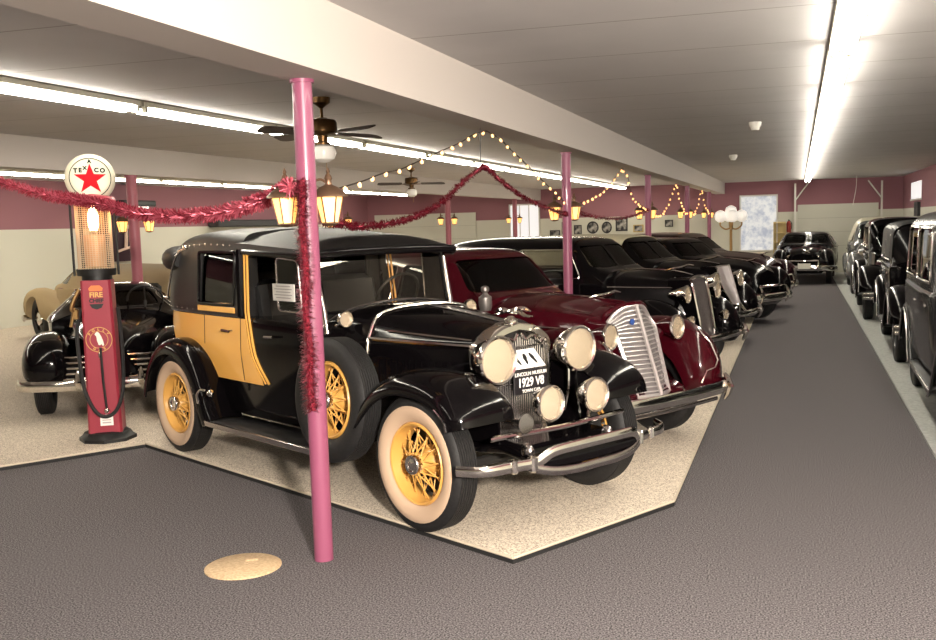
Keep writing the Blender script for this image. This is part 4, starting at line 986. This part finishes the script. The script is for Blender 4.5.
picture(-7.17,-6.75,1.48,1.92,'larger oval black-framed picture', True)
picture(-6.64,-6.28,1.48,1.90,'smaller oval black-framed picture', True)
picture(-6.14,-5.72,1.55,2.03,'tall black-framed picture, biggest of the wall')
picture(-5.52,-5.16,1.50,1.76,'gilt-framed landscape picture beside a pole', False, gold)
picture(-4.42,-4.14,1.66,1.90,'small dark picture close to the brown door')
# shelf, extinguisher, table, globe lamp post
t = thing('bookcase', 'pale yellow open bookcase right of the bright frosted window', 'bookcase', (-.59,YB-.17,0))
wood = mat('yellow_wood', (.58,.45,.20), .5)
for x in (-.19,.19): MB().box((x,0,.87),(.025,.28,1.74)).build('side_panel', wood, t, 0)
MB().box((0,.13,.87),(.36,.02,1.74)).build('back_panel', wood, t, 0)
for k in range(6): MB().box((0,-.005,.05+.33*k),(.355,.25,.025)).build('shelf', wood, t, 0)
t = thing('fire_extinguisher', 'red fire extinguisher hanging beside the bookcase', 'fire extinguisher', (-.30,YB-.085,1.38))
MB().lathe([(0,0),(.065,.0),(.072,.03),(.072,.30),(.05,.36),(.02,.38),(0,.38)], None, 18).build('cylinder', mat('signal_red',(.28,.03,.02),.3), t)
MB().box((0,-.01,.40),(.04,.10,.05)).build('handle', ink, t, 0); MB().box((0,.075,.2),(.06,.02,.3)).build('wall_mount', ink, t, 0); MB().tube(cat([(.02,-.02,.40),(.09,-.03,.3),(.085,-.03,.1)],4), .010, 6).build('hose', ink, t)
t = thing('display_table', 'pale low display table in front of the bright frosted window', 'table', (-1.78,33.1,.04))
pale = mat('pale_cloth', (.72,.66,.52), .7)
MB().box((0,0,.72),(1.5,.8,.05),bev=.01).build('tabletop', pale, t)
MB().box((0,0,.40),(1.44,.74,.60)).build('table_skirt', pale, t, 0)
for sx in (-.65,.65):
    for sy in (-.3,.3): MB().box((sx,sy,.35),(.05,.05,.70)).build('leg', wood, t, 0)
opal = mat('opal_globe', (.9,.88,.84), .3, emit=(1.,.93,.86), es=.35)
fanglobe = mat('fan_globe', (.75,.73,.68), .25)
brass = mat('brass', (.36,.22,.09), .3, 1)
t = thing('globe_lamp_post', 'lamp post with five white globes near the back wall', 'lamp', (-2.12,33.9,.04))
MB().lathe([(0,0),(.20,0),(.18,.08),(.08,.16),(.05,.3),(.045,1.6),(.06,1.7),(.03,1.85),(0,1.85)], None, 18).build('post', brass, t)
for k in range(5):
    if k < 4:
        a = pi*k/2+.2; x, y = .34*cos(a), .34*sin(a)
        MB().tube(cat([(0,0,1.55),(x*.5,y*.5,1.50),(x,y,1.62),(x,y,1.76)],4), .025, 8).build('arm', brass, t); z = 1.93
    else: x = y = 0; z = 2.08
    MB().lathe([(.06,-.20),(.16,-.13),(.195,0),(.16,.13),(.06,.19),(0,.20)], T(x,y,z), 18).build('globe', opal, t)
for x, lb in ((-.10,'white garage door track post left of the pale garage door'),(2.58,'white garage door track post right of the pale garage door')):
    s_ = 1 if x < 1 else -1
    t = thing('door_track', lb, 'track', (x,34.72,0))
    MB().box((0,0,1.5),(.06,.05,2.96)).build('track_post', wfr, t, 0)
    MB().tube([(.02*s_,0,2.45),(.42*s_,0,3.0)], .025, 6).build('brace', wfr, t)
MB().tube(cat([(1.72,33.,3.1),(1.70,33.,2.7),(1.62,33.1,2.2)],6), .008, 6).build('pull_cord', wfr, None)
tag(bpy.data.objects['pull_cord'], 'thin white pull cord hanging from ceiling before the garage door', 'cord')
o = MB().box((XR-.04,30.6,2.02),(.08,.9,.40)).build('hanging_sign', ink, None, 0); tag(o, 'black sign on the right wall under its small window', 'sign')
# dark drum behind the pump, awning on the left wall
t = thing('drum_sign', 'dark rounded wall sign with a painted figure, behind the petrol pump', 'sign', (XL,20.2,0))
hd = lambda r, z: [(r*cos(-pi/2+pi*k/16), r*sin(-pi/2+pi*k/16)*1.1, z) for k in range(17)]
MB().loft([hd(.48,1.27),hd(.50,1.30),hd(.50,2.40),hd(.48,2.43)]).build('drum', mat('plum_enamel',(.022,.006,.014),.5), t)
pic = MB(); pic.tube(cat([(.50,-.18,2.0),(.50,-.20,1.75),(.49,-.22,1.55)],4), .04, 8); pic.tube(cat([(.40,-.42,1.50),(.48,-.25,1.56),(.52,-.05,1.60)],4), .03, 8); pic.ell((.51,-.17,2.08),(.05,.06,.075))
pic.build('painted_figure', mat('flesh_paint',(.55,.40,.32),.6), t)
o = MB().box((-15.42,26.7,2.13),(.36,5.0,.20),bev=.03).build('wall_awning', mat('dark_awning',(.03,.03,.032),.7), None, 0); tag(o, 'long dark awning low along the left wall above the town car', 'awning')
o = MB().box((-15.2,20.3,2.62),(.7,1.2,.14),bev=.02).build('lamp_hood', ink, None); tag(o, 'flat dark lamp hood above the dark rounded wall sign', 'lamp')
MB().tube([(-14.95,19.9,2.53),(-14.95,20.7,2.53)], .03, 8).build('tube', mat('dim_tube',(.9,.9,.85),.4,emit=(1,.95,.85),es=1.2), o)
# fluorescent battens
tube_m = mat('fluorescent_tube', (.9,.9,.85), .4, emit=(1.,.94,.82), es=36.)
batten = mat('batten_enamel', (.62,.60,.50), .4)
def fixture():
    t = thing('fluorescent_batten', '', 'light', (0,0,0), 0)
    MB().box((0,0,-.03),(.17,2.38,.058),bev=.008).build('housing', batten, t)
    for x in (-.056,.056):
        MB().tube([(x,-1.13,-.082),(x,1.13,-.086)], .023, 10).build('tube', tube_m, t)
        for s_ in (-1, 1): MB().box((x,s_*1.15,-.078),(.042,.035,.055)).build('tube_socket', batten, t, 0)
    MB().box((0,1.2,-.05),(.11,.05,.05)).build('joint_clip', dchrome, t, 0)
    return t
fx0 = fixture(); first = True
ordw = ['nearest','second','third','fourth','fifth','sixth','seventh','eighth','ninth','tenth','eleventh','twelfth','thirteenth','fourteenth','fifteenth']
for x, y0, n, where in ((.28,-3.4,16,'down the aisle ceiling'),(-5.75,-.6,15,'down the ceiling left of the near beam'),(-13.35,8.0,11,'in the far row past the second beam')):
    k0 = 4 if x > 0 else (2 if x > -8 else 0)
    for k in range(n):
        y = y0+2.42*k
        o = fx0 if first else dup(fx0, (x,y,ZC)); o.location = (x,y,ZC); first = False
        i = k-k0
        o['label'] = f'{ordw[i]} lit fluorescent batten {where}' if 0 <= i < len(ordw) else f'fluorescent batten {where}, overhead behind the view'
        o['group'] = 'fluorescent battens '+where
# ceiling detectors
for x, y, lb in ((-.53,13.24,'small white ceiling detector, nearer of two'),(-1.2,19.84,'small white ceiling detector, farther of two')):
    o = MB().lathe([(0,-.10),(.05,-.10),(.055,-.07),(.075,-.05),(.08,0),(0,0)], T(x,y,ZC), 16).build('smoke_detector', wfr, None); tag(o, lb, 'detector')
# poles
pink = mat('pink_pole_paint', (.235,.062,.115), .38, 0, .15)
pink2 = mat('old_rose_pole_paint', (.30,.085,.11), .45)
def pole(x, y, z0, z1, r, m, label, grp):
    t = thing('support_pole', label, 'pole', (x,y,z0), 0, grp)
    MB().lathe([(r,0.),(r,z1-z0-.015)], None, 24).build('shaft', m, t)
    MB().lathe([(0,z1-z0-.02),(r*1.22,z1-z0-.02),(r*1.22,z1-z0-.001),(0,z1-z0-.001)], None, 24).build('top_plate', m, t)
    return t
PN = [(5.055,'pink pole nearest the camera, wrapped with red tinsel'),(11.6,'second pink pole, standing behind the maroon sedan hood'),(18.3,'third pink pole, behind the tan-roofed car'),(25.0,'fourth pink pole along the near beam'),(31.4,'fifth and farthest pink pole of the near beam')]
for i, (y, lb) in enumerate(PN): pole(-2.615, y, 0 if i == 0 else .04, 2.72, .055, pink, lb, 'poles under the near beam')
PN2 = [(12.05,'rose pole behind the pump with a lamp pair, under the far beam'),(18.65,'rose pole seen right of the nearest pink pole'),(25.3,'rose pole in front of the back left garage door'),(31.9,'rose pole in front of the bright white doorway')]
for y, lb in PN2: pole(-8.95, y, .04, 2.72, .075, pink2, lb, 'poles under the far beam')
# carriage lanterns
lglass = mat('lantern_glass', (.9,.7,.4), .3, emit=(1.,.46,.09), es=1.7)
lbulb = mat('lantern_bulb', (1,.9,.7), .3, emit=(1.,.78,.42), es=30.)
lroof = mat('lantern_copper', (.20,.12,.075), .4, .7)
def lantern():
    t = thing('carriage_lantern', '', 'lantern')
    MB().lathe([(.045,-.115),(.075,.03),(.08,.035)], None, 6).build('glass_panes', lglass, t, 0)
    MB().lathe([(0,-.135),(.03,-.13),(.05,-.12),(.047,-.112),(0,-.11)], None, 12).build('bottom_cap', lroof, t)
    b = MB()
    for k in range(6):
        a = pi*k/3; b.tube([(.047*cos(a),.047*sin(a),-.115),(.082*cos(a),.082*sin(a),.035)], .004, 4)
    b.build('frame_bars', lroof, t)
    MB().lathe([(.108,.030),(.106,.040),(.085,.062),(.055,.085),(.022,.10),(.018,.125),(.024,.135),(.018,.15),(.008,.165),(.012,.175),(.004,.195),(0,.20)], None, 18).build('roof', lroof, t)
    MB().tube(cat([(0,0,.10),(.04,0,.13),(.085,0,.12)],4), .008, 6).build('bracket_arm', lroof, t)
    return t
l0 = lantern(); first = True
for grp, X, arr, off in (('lanterns on the near poles',-2.615,[(p[0],n) for p, n in zip(PN, ['the nearest pink pole','the second pink pole','the third pink pole','the fourth pink pole','the fifth pink pole'])],.122),
                    ('lanterns on the far poles',-8.95,[(p[0],n) for p, n in zip(PN2, ['the rose pole behind the pump','the rose pole by the nearest pink pole','the rose pole at the back left garage door','the rose pole by the white doorway'])],.185)):
    for y, nm in arr:
        for s_ in (-1, 1):
            o = l0 if first else dup(l0, (0,0,0)); first = False
            o.location = (X+s_*off*.9-.056, y+s_*off*.42+.112, 2.05); o.rotation_euler = (0,0, (pi+.45 if s_ > 0 else -.45)); o.scale = (1.0,1.0,1.0)
            o['label'] = f"lit carriage lantern on the {'left' if s_ < 0 else 'right'} of {nm}"; o['group'] = grp
# ceiling fans
fbrass = mat('dark_fan_brass', (.10,.055,.022), .35, .9)
blade_m = mat('dark_wood_blade', (.035,.018,.010), .4)
def fan():
    t = thing('ceiling_fan', '', 'fan')
    MB().lathe([(0,0),(.085,0),(.08,-.05),(.03,-.085),(.014,-.10),(.014,-.18),(.05,-.185),(.05,-.19),(.125,-.205),(.135,-.23),(.135,-.31),(.11,-.335),(.05,-.345),(.045,-.40),(.07,-.41),(.07,-.43),(0,-.43)], None, 24).build('motor', fbrass, t)
    MB().lathe([(.07,-.43),(.105,-.45),(.12,-.50),(.10,-.56),(.05,-.59),(0,-.595)], None, 20).build('lamp_globe', fanglobe, t)
    for k in range(4):
        a = pi*k/2+.12; M = Matrix.Rotation(a, 3, 'Z') @ Matrix.Rotation(.22, 3, 'X')
        P = rpoly([(.20,-.055,0),(.62,-.07,0),(.70,-.05,0),(.70,.05,0),(.62,.07,0),(.20,.055,0)], .03)
        b = MB().prism([Matrix.Rotation(a,3,'Z') @ (Matrix.Rotation(.34,3,'X') @ p)+Vector((0,0,-.325)) for p in P], (0,0,.008)).build('blade', blade_m, t, 0)
        MB().tube([Matrix.Rotation(a,3,'Z') @ Vector((.09,0,-.335)), Matrix.Rotation(a,3,'Z') @ Vector((.24,0,-.33))], .016, 6, flat=(1.4,.4)).build('blade_arm', fbrass, b)
    MB().tube([(.03,0,-.58),(.03,0,-.70)], .003, 4).build('pull_chain', brass, t); 
    return t
f0 = fan(); f0.location = (-4.2,8.48,ZC); f0['label'] = 'brass ceiling fan beside the nearest pink pole'; f0['group'] = 'ceiling fans'; f0.rotation_euler = (0,0,R(58))
dup(f0, (-7.6,19.3,ZC), R(25), 'smaller-looking ceiling fan farther back over the cars')
# tinsel garlands
tin = mat('red_tinsel', (.25,.022,.04), .35, .4); tin2 = mat('dark_red_tinsel', (.13,.008,.018), .3, .7)
tpk = mat('pink_tinsel', (.46,.09,.13), .35, .4)
def garland(name, pts, r, m, label, n=1500, sub=8):
    P = cat(pts, sub); b = MB(); b.tube(P, r*.3, 6)
    rnd = random.Random(len(pts)*7+n)
    for k in range(n):
        u = rnd.random()*(len(P)-1.001); i = int(u); c = P[i].lerp(P[i+1], u-i); t = (P[i+1]-P[i]).normalized()
        a = t.orthogonal().normalized(); a = Matrix.Rotation(rnd.random()*6.283, 3, t) @ a
        d = (a+t*rnd.uniform(-.5,.5)).normalized(); s_ = t.cross(d).normalized(); L_ = r*rnd.uniform(.65,1.1); w = r*.05+.0015
        e = c+d*L_; b.add([c-s_*w, c+s_*w, e+s_*w*.5, e-s_*w*.5], [(0,1,2,3)], rnd.randrange(2))
    o = b.build(name, [m, tpk if m is tin else m], None, 0); tag(o, label, 'garland', 'tinsel garlands'); return o
garland('tinsel_garland', [(-2.68,5.0,2.14),(-2.86,5.2,2.11),(-3.2,5.5,2.07),(-3.66,5.9,2.03),(-4.13,6.25,2.02),(-4.59,6.55,2.03),(-4.99,6.8,2.06),(-5.35,6.97,2.12),(-5.70,7.10,2.18),(-5.97,7.20,2.22),(-6.3,7.3,2.26),(-7.1,7.6,2.42)], .062, tin, 'thick red tinsel garland swagged from the nearest pole to the pump', 5200)
garland('tinsel_garland', [(-2.60,4.975,2.17),(-2.605,4.975,2.05),(-2.615,4.98,1.88),(-2.598,4.972,1.68),(-2.618,4.98,1.46),(-2.60,4.974,1.25),(-2.612,4.978,1.05),(-2.60,4.974,.89)], .062, tin, 'red tinsel garland hanging down the nearest pink pole', 3400)
garland('tinsel_garland', [(-2.6,5.2,1.94),(-2.6,5.43,1.93),(-2.6,5.71,1.91),(-2.6,6.1,1.92),(-2.6,6.46,1.95),(-2.6,6.85,2.0),(-2.6,7.29,2.1),(-2.6,7.71,2.24),(-2.6,8.21,2.38)], .034, tin2, 'thin dark red garland rising from the nearest pole to mid-span', 1400)
garland('tinsel_garland', [(-2.6,8.23,2.39),(-2.6,8.41,2.39),(-2.6,8.8,2.3),(-2.6,9.47,2.18),(-2.6,10.26,2.09),(-2.6,11.28,2.01),(-2.6,11.53,2.0)], .034, tin2, 'thin dark red garland falling from mid-span to the second pole', 1200)
garland('tinsel_garland', [(-2.6,11.68,2.05),(-2.6,12.9,1.98),(-2.6,14.35,1.94),(-2.6,16.15,1.97),(-2.6,17.82,2.06),(-2.6,18.22,2.09)], .036, tin2, 'thin dark red garland slung between second and third poles', 900)
o = MB().tube([(-2.6,8.22,2.38),(-2.6,8.24,2.72)], .004, 5).build('hanging_wire', ink, None); tag(o, 'thin wire holding the dark red garland under the beam', 'wire')
# fairy light strings
fb = mat('fairy_bulb', (1,.8,.5), .3, emit=(1.,.46,.13), es=1.9)
fw = mat('fairy_wire', (.03,.02,.012), .6)
BULB = MB().lathe([(0,-.050),(.012,-.044),(.019,-.026),(.014,-.006),(.008,0),(0,.002)], None, 8).mesh('bulb', fb); BULB.shade_smooth()
def fairy(pts, n, label, s=1.):
    s *= .72
    P = cat(pts, 8); t = thing('fairy_light_string', label, 'string lights', tuple(P[0]), 0, 'fairy light strings under the near beam'); o0 = P[0]
    MB().tube([p-o0 for p in P], .005, 5).build('wire', fw, t)
    L_ = [0]
    for a, b in zip(P, P[1:]): L_.append(L_[-1]+(b-a).length)
    for k in range(n):
        d = L_[-1]*(k+.6)/n; i = max(j for j in range(len(L_)) if L_[j] <= d); i = min(i, len(P)-2)
        c = P[i].lerp(P[i+1], (d-L_[i])/max(1e-6, L_[i+1]-L_[i]))
        b = kid('bulb', BULB, t, c-o0, (random.uniform(-.7,.7), random.uniform(-.7,.7), 0)); b.scale = (s,s,s)
A_ = [(-2.6,5.15,2.10),(-2.6,5.31,2.12),(-2.6,5.77,2.19),(-2.6,6.09,2.25),(-2.6,6.4,2.29),(-2.6,6.69,2.35),(-2.6,7.21,2.46),(-2.6,7.69,2.56),(-2.6,8.09,2.66),(-2.6,8.42,2.71)]
B_ = [(-2.6,8.44,2.71),(-2.6,8.83,2.67),(-2.6,9.22,2.59),(-2.6,9.69,2.5),(-2.6,10.28,2.37),(-2.6,11.1,2.21),(-2.6,11.5,2.12)]
fairy(A_, 15, 'fairy light string climbing from the nearest pole to the beam'); fairy(B_, 13, 'fairy light string descending from the beam to the second pole')
fairy([(-2.6,11.75,2.09),(-2.6,11.99,2.11),(-2.6,12.92,2.2),(-2.6,13.99,2.34),(-2.6,14.81,2.54),(-2.6,15.44,2.71)], 13, 'fairy light string climbing from second pole to the beam', 1.2)
fairy([(-2.6,15.46,2.71),(-2.6,16.0,2.58),(-2.6,16.38,2.32),(-2.6,17.23,2.17),(-2.6,18.2,2.08)], 11, 'fairy light string descending from the beam to the third pole', 1.2)
fairy([(-2.6,18.4,2.04),(-2.6,19.83,2.0),(-2.6,21.11,2.21),(-2.6,22.0,2.54),(-2.6,22.57,2.70)], 13, 'fairy light string climbing from third pole to the beam', 1.4)
fairy([(-2.6,22.6,2.70),(-2.6,23.33,2.35),(-2.6,24.38,2.08),(-2.6,24.9,2.06)], 9, 'fairy light string descending from the beam to the fourth pole', 1.4)
fairy([(-2.6,25.1,2.06),(-2.6,26.6,2.05),(-2.6,27.66,2.28),(-2.6,28.85,2.71),(-2.6,29.79,2.3),(-2.6,31.3,2.06)], 18, 'fairy light string peaking between fourth and fifth poles', 1.5)
# round floor cover
t = thing('floor_cover', 'round tan floor cover set in the grey carpet', 'floor cover', (-3.01,4.83,0))
cov = mat('tan_cover', (.60,.44,.26), .6); noise_mix(cov, (.44,.30,.17), (.66,.50,.31), 60, .3, .7, 4., .2, .003)
MB().lathe([(0,.001),(.215,.001),(.215,.008),(.205,.014),(0,.014)], None, 48).build('cover_disc', cov, t)
MB().box((.0,.09,.016),(.07,.045,.006),Matrix.Rotation(.6,3,'Z'),bev=.002).build('lift_tab', cov, t)
# ------------------------------------------------------------------ petrol pump
red = mat('pump_red', (.27,.024,.042), .4, 0, .1)
t = thing('petrol_pump', 'red antique petrol pump with lit glass cylinder and round star globe', 'petrol pump', (-6.05,7.57,.04), R(30))
MB().lathe([(0,0),(.25,0),(.25,.03),(.22,.05),(.20,.08),(.17,.09),(0,.09)], None, 8).build('base', ink, t, 30)
def sq(w, z, b=.02): return [(w-b,-w,z),(w,-w+b,z),(w,w-b,z),(w-b,w,z),(-w+b,w,z),(-w,w-b,z),(-w,-w+b,z),(-w+b,-w,z)]
MB().loft([sq(.146,.08),sq(.138,.5),sq(.130,1.30),sq(.128,1.46)]).build('column', red, t, 30)
MB().lathe([(0,1.46),(.13,1.46),(.13,1.50),(.165,1.50),(.17,1.56),(0,1.56)], None, 24).build('collar', ink, t)
amber = glass_mat('amber_glass', (.98,.88,.74), 1.4)
MB().lathe([(.125,1.56),(.125,2.15)], None, 32, caps=False).build('glass_cylinder', amber, t)
cage = mat('brass_cage', (.72,.55,.38), .45, .4)
b = MB()
for k in range(40):
    a = 2*pi*k/40; b.tube([(.150*cos(a),.150*sin(a),1.56),(.150*cos(a),.150*sin(a),2.15)], .0028, 4)
for k in range(34):
    z = 1.57+.57*k/33; b.tube([(.150*cos(2*pi*j/32),.150*sin(2*pi*j/32),z) for j in range(32)], .0026, 4, closed=True)
b.build('wire_cage', cage, t)
MB().lathe([(0,1.58),(.09,1.58),(.095,1.62),(.095,1.86),(0,1.86)], None, 20).build('fuel', mat('amber_fuel',(.72,.46,.30),.3,0,.2), t)
MB().lathe([(0,1.90),(.03,1.90),(.045,1.95),(.05,2.02),(.03,2.09),(.02,2.14),(0,2.14)], None, 16).build('bulb', mat('pump_bulb',(1,.85,.6),.3,emit=(1.,.72,.40),es=22.), t)
MB().tube([(0,0,1.6),(0,0,1.9)], .012, 8).build('inner_pipe', brass, t)
for a in (.15,pi+.15):
    MB().tube([(.185*cos(a),.185*sin(a),1.5),(.185*cos(a),.185*sin(a),2.17)], .011, 8).build('tie_rod', ink, t)
MB().lathe([(0,2.15),(.20,2.15),(.205,2.17),(.19,2.20),(.09,2.22),(.07,2.235),(0,2.235)], None, 28).build('cap', red, t)
gl = mat('globe_glass', (.46,.42,.32), .4, emit=(1.,.88,.62), es=.14)
GM = T(0,0,2.365) @ Matrix.Rotation(R(9),4,'Z') @ Matrix.Rotation(pi/2,4,'X')     # local z -> -y (towards the viewer)
g = MB().lathe([(0,.085),(.14,.083),(.180,.078),(.205,.055),(.214,.02),(.214,-.02),(.205,-.055),(.18,-.078),(.14,-.083),(0,-.085)], GM, 40).build('globe', gl, t)
MB().lathe([(.168,.0795),(.168,.083),(.175,.082),(.175,.0785)], GM, 48, closed_prof=True).build('ring_mark', mat('dark_green_print',(.008,.02,.012),.7,spec=.1), g)
st = []
for k in range(10):
    a = pi/2+pi*k/5; r = .140 if k % 2 == 0 else .056; st.append((r*cos(a)*1.0, r*sin(a)-.012, .0835))
sm = MB().add([GM @ Vector(p) for p in st]+[GM @ Vector((p[0],p[1],.088)) for p in st]+[GM @ Vector((0,-.012,.090))], [tuple(range(10))]+[(i,(i+1)%10,(i+1)%10+10,i+10) for i in range(10)]+[(i+10,(i+1)%10+10,20) for i in range(10)])
sm.build('star_emblem', mat('star_red',(.42,.008,.014),.7,spec=.1), g, 0)
pr = MATS['dark_green_print']
for ch, x, y, s_ in (('T',-.118,.063,.052),('E',-.078,.066,.052),('X',-.040,.085,.040),('A',0,.143,.042),('C',.055,.066,.052),('O',.105,.063,.052)):
    put_text(ch, s_, GM @ T(x,y,.086), pr, g, bold=.003)
# emblem, small badge, label, hose on the front face (local -y)
FM = Matrix.Rotation(pi/2,4,'X')
yel = mat('gilt_print', (.62,.36,.10), .4)
fy = lambda z: -.131-.015*max(0,(1.3-z))/1.2-.002
EM = T(0,fy(.93),.93) @ FM
em = MB().lathe([(.108,0),(.108,.003),(.113,.003),(.113,0)], EM, 40, closed_prof=True); em.lathe([(.074,0),(.074,.003),(.078,.003),(.078,0)], EM, 40, closed_prof=True)
e_ = em.build('ring_emblem', yel, t)
for i, ch in enumerate('POLLY'):
    a = R(90+56-28*i); put_text(ch, .030, EM @ T(.092*cos(a),.092*sin(a),.002) @ Matrix.Rotation(a-pi/2,4,'Z'), yel, e_, bold=.0012)
for i, ch in enumerate('GAS'):
    a = R(-90-28+28*i); put_text(ch, .030, EM @ T(.092*cos(a),.092*sin(a),.002) @ Matrix.Rotation(a+pi/2,4,'Z'), yel, e_, bold=.0012)
bd = [EM @ Vector((x,y,.002)) for x, y in ((-.028,.060),(-.012,.072),(.004,.062),(.020,.030),(.034,-.010),(.040,-.050),(.030,-.058),(.018,-.040),(.006,-.050),(-.006,-.046),(-.016,-.010),(-.020,.030),(-.034,.048))]
MB().prism(bd, FM.to_3x3() @ Vector((0,0,.004))).build('bird_emblem', mat('white_print',(.8,.78,.66),.4), e_, 0)
BM = T(0,fy(1.30),1.30) @ FM
bg = MB().prism([BM @ Vector(p) for p in ((-.055,.065,0),(.055,.065,0),(.06,.09,0),(.035,.115,0),(-.035,.115,0),(-.06,.09,0))], FM.to_3x3() @ Vector((0,0,.003))).build('cap_badge', mat('orange_print',(.70,.18,.05),.4), t, 0)
put_text('FIRE', .062, BM @ T(0,.030,.001), yel, bg, bold=.002); put_text('CHIEF', .046, BM @ T(0,-.022,.001), ink, bg, bold=.002)
sl = MB().prism([BM @ Vector(p) for p in ((-.06,-.05,0),(.06,-.05,0),(.04,-.085,0),(0,-.10,0),(-.04,-.085,0))], FM.to_3x3() @ Vector((0,0,.003))).build('dark_badge', ink, bg, 0)
LB = MB().box((.02,fy(.20)-.003,.20),(.11,.006,.10)).build('paper_label', whitec, t, 0); b = MB()
for k in range(3): b.box((.02,fy(.2)-.0065,.225-.024*k),(.075,.002,.009 if k < 2 else .013))
b.build('printed_lines', MATS['grey_print'] if 'grey_print' in MATS else ink, LB, 0)
MB().tube([(.01,fy(.85)-.02,.86),(.015,fy(.5)-.02,.55),(.03,fy(.3)-.025,.30)], .011, 8).build('pump_lever', ink, t)
MB().ell((.03,fy(.3)-.03,.29),(.025,.02,.025)).build('lever_knob', chrome, t); MB().ell((.0,fy(.78)-.012,.79),(.014,.012,.03)).build('lever_catch', chrome, t)
hs = cat([(-.16,-.02,1.20),(-.185,-.10,1.0),(-.175,-.14,.75),(-.14,-.185,.48),(-.06,-.20,.29),(.03,-.20,.24),(.12,-.19,.30),(.165,-.12,.44),(.17,-.02,.60),(.165,.05,.9),(.15,.06,1.2)],6)
MB().tube(hs, .017, 8).build('hose', rubber, t)
nz = MB(); nz.tube(cat([(-.15,-.05,1.38),(-.20,-.07,1.28),(-.22,-.08,1.20),(-.17,-.05,1.18)],4), .018, 8); nz.tube([(-.20,-.07,1.22),(-.235,-.09,1.05)], .014, 8); nz.box((-.19,-.06,1.16),(.05,.05,.10),bev=.01)
nz.build('nozzle', brass, t)
# ------------------------------------------------------------------ light and camera
def area(name, loc, target, size, power, col):
    l = bpy.data.lights.new(name, 'AREA'); l.shape = 'DISK'; l.size = size; l.energy = power; l.color = col
    o = bpy.data.objects.new(name, l); COL.objects.link(o); o.location = loc
    o.rotation_euler = (Vector(target)-Vector(loc)).to_track_quat('-Z','Y').to_euler(); return o
area('photo_lamp', (1.5,-.9,2.55), (-2.0,6.5,.7), .40, 1300, (1.,.90,.80))
w = bpy.data.worlds.new('room'); SC.world = w; w.use_nodes = True
w.node_tree.nodes['Background'].inputs['Color'].default_value = (.5,.48,.45,1); w.node_tree.nodes['Background'].inputs['Strength'].default_value = .02
cam = bpy.data.cameras.new('camera'); co = bpy.data.objects.new('camera', cam); COL.objects.link(co)
Xc, Uc, Fc = Vector((.95690757,.28917162,-.02660218)), Vector((-.00657025,.11314352,.99355693)), Vector((-.29031833,.95056737,-.11016782))
M = Matrix.Identity(4)
for i in range(3): M[i][0], M[i][1], M[i][2] = Xc[i], Uc[i], -Fc[i]
M[0][3], M[1][3], M[2][3] = 0, 0, 1.9
co.matrix_world = M
cam.sensor_width = 36.; cam.sensor_fit = 'HORIZONTAL'; cam.lens = 36.*996.76/936
cam.shift_x = -27/936; cam.shift_y = 15/936
cam.clip_start = .05; cam.clip_end = 200
SC.camera = co
SC.view_settings.view_transform = 'Standard'; SC.view_settings.look = 'None'; SC.view_settings.gamma = 1.; SC.view_settings.exposure = 0.
SC.view_settings.use_curve_mapping = False
SC.cycles.max_bounces = 8; SC.cycles.transparent_max_bounces = 16
SC.cycles.sample_clamp_indirect = 6.
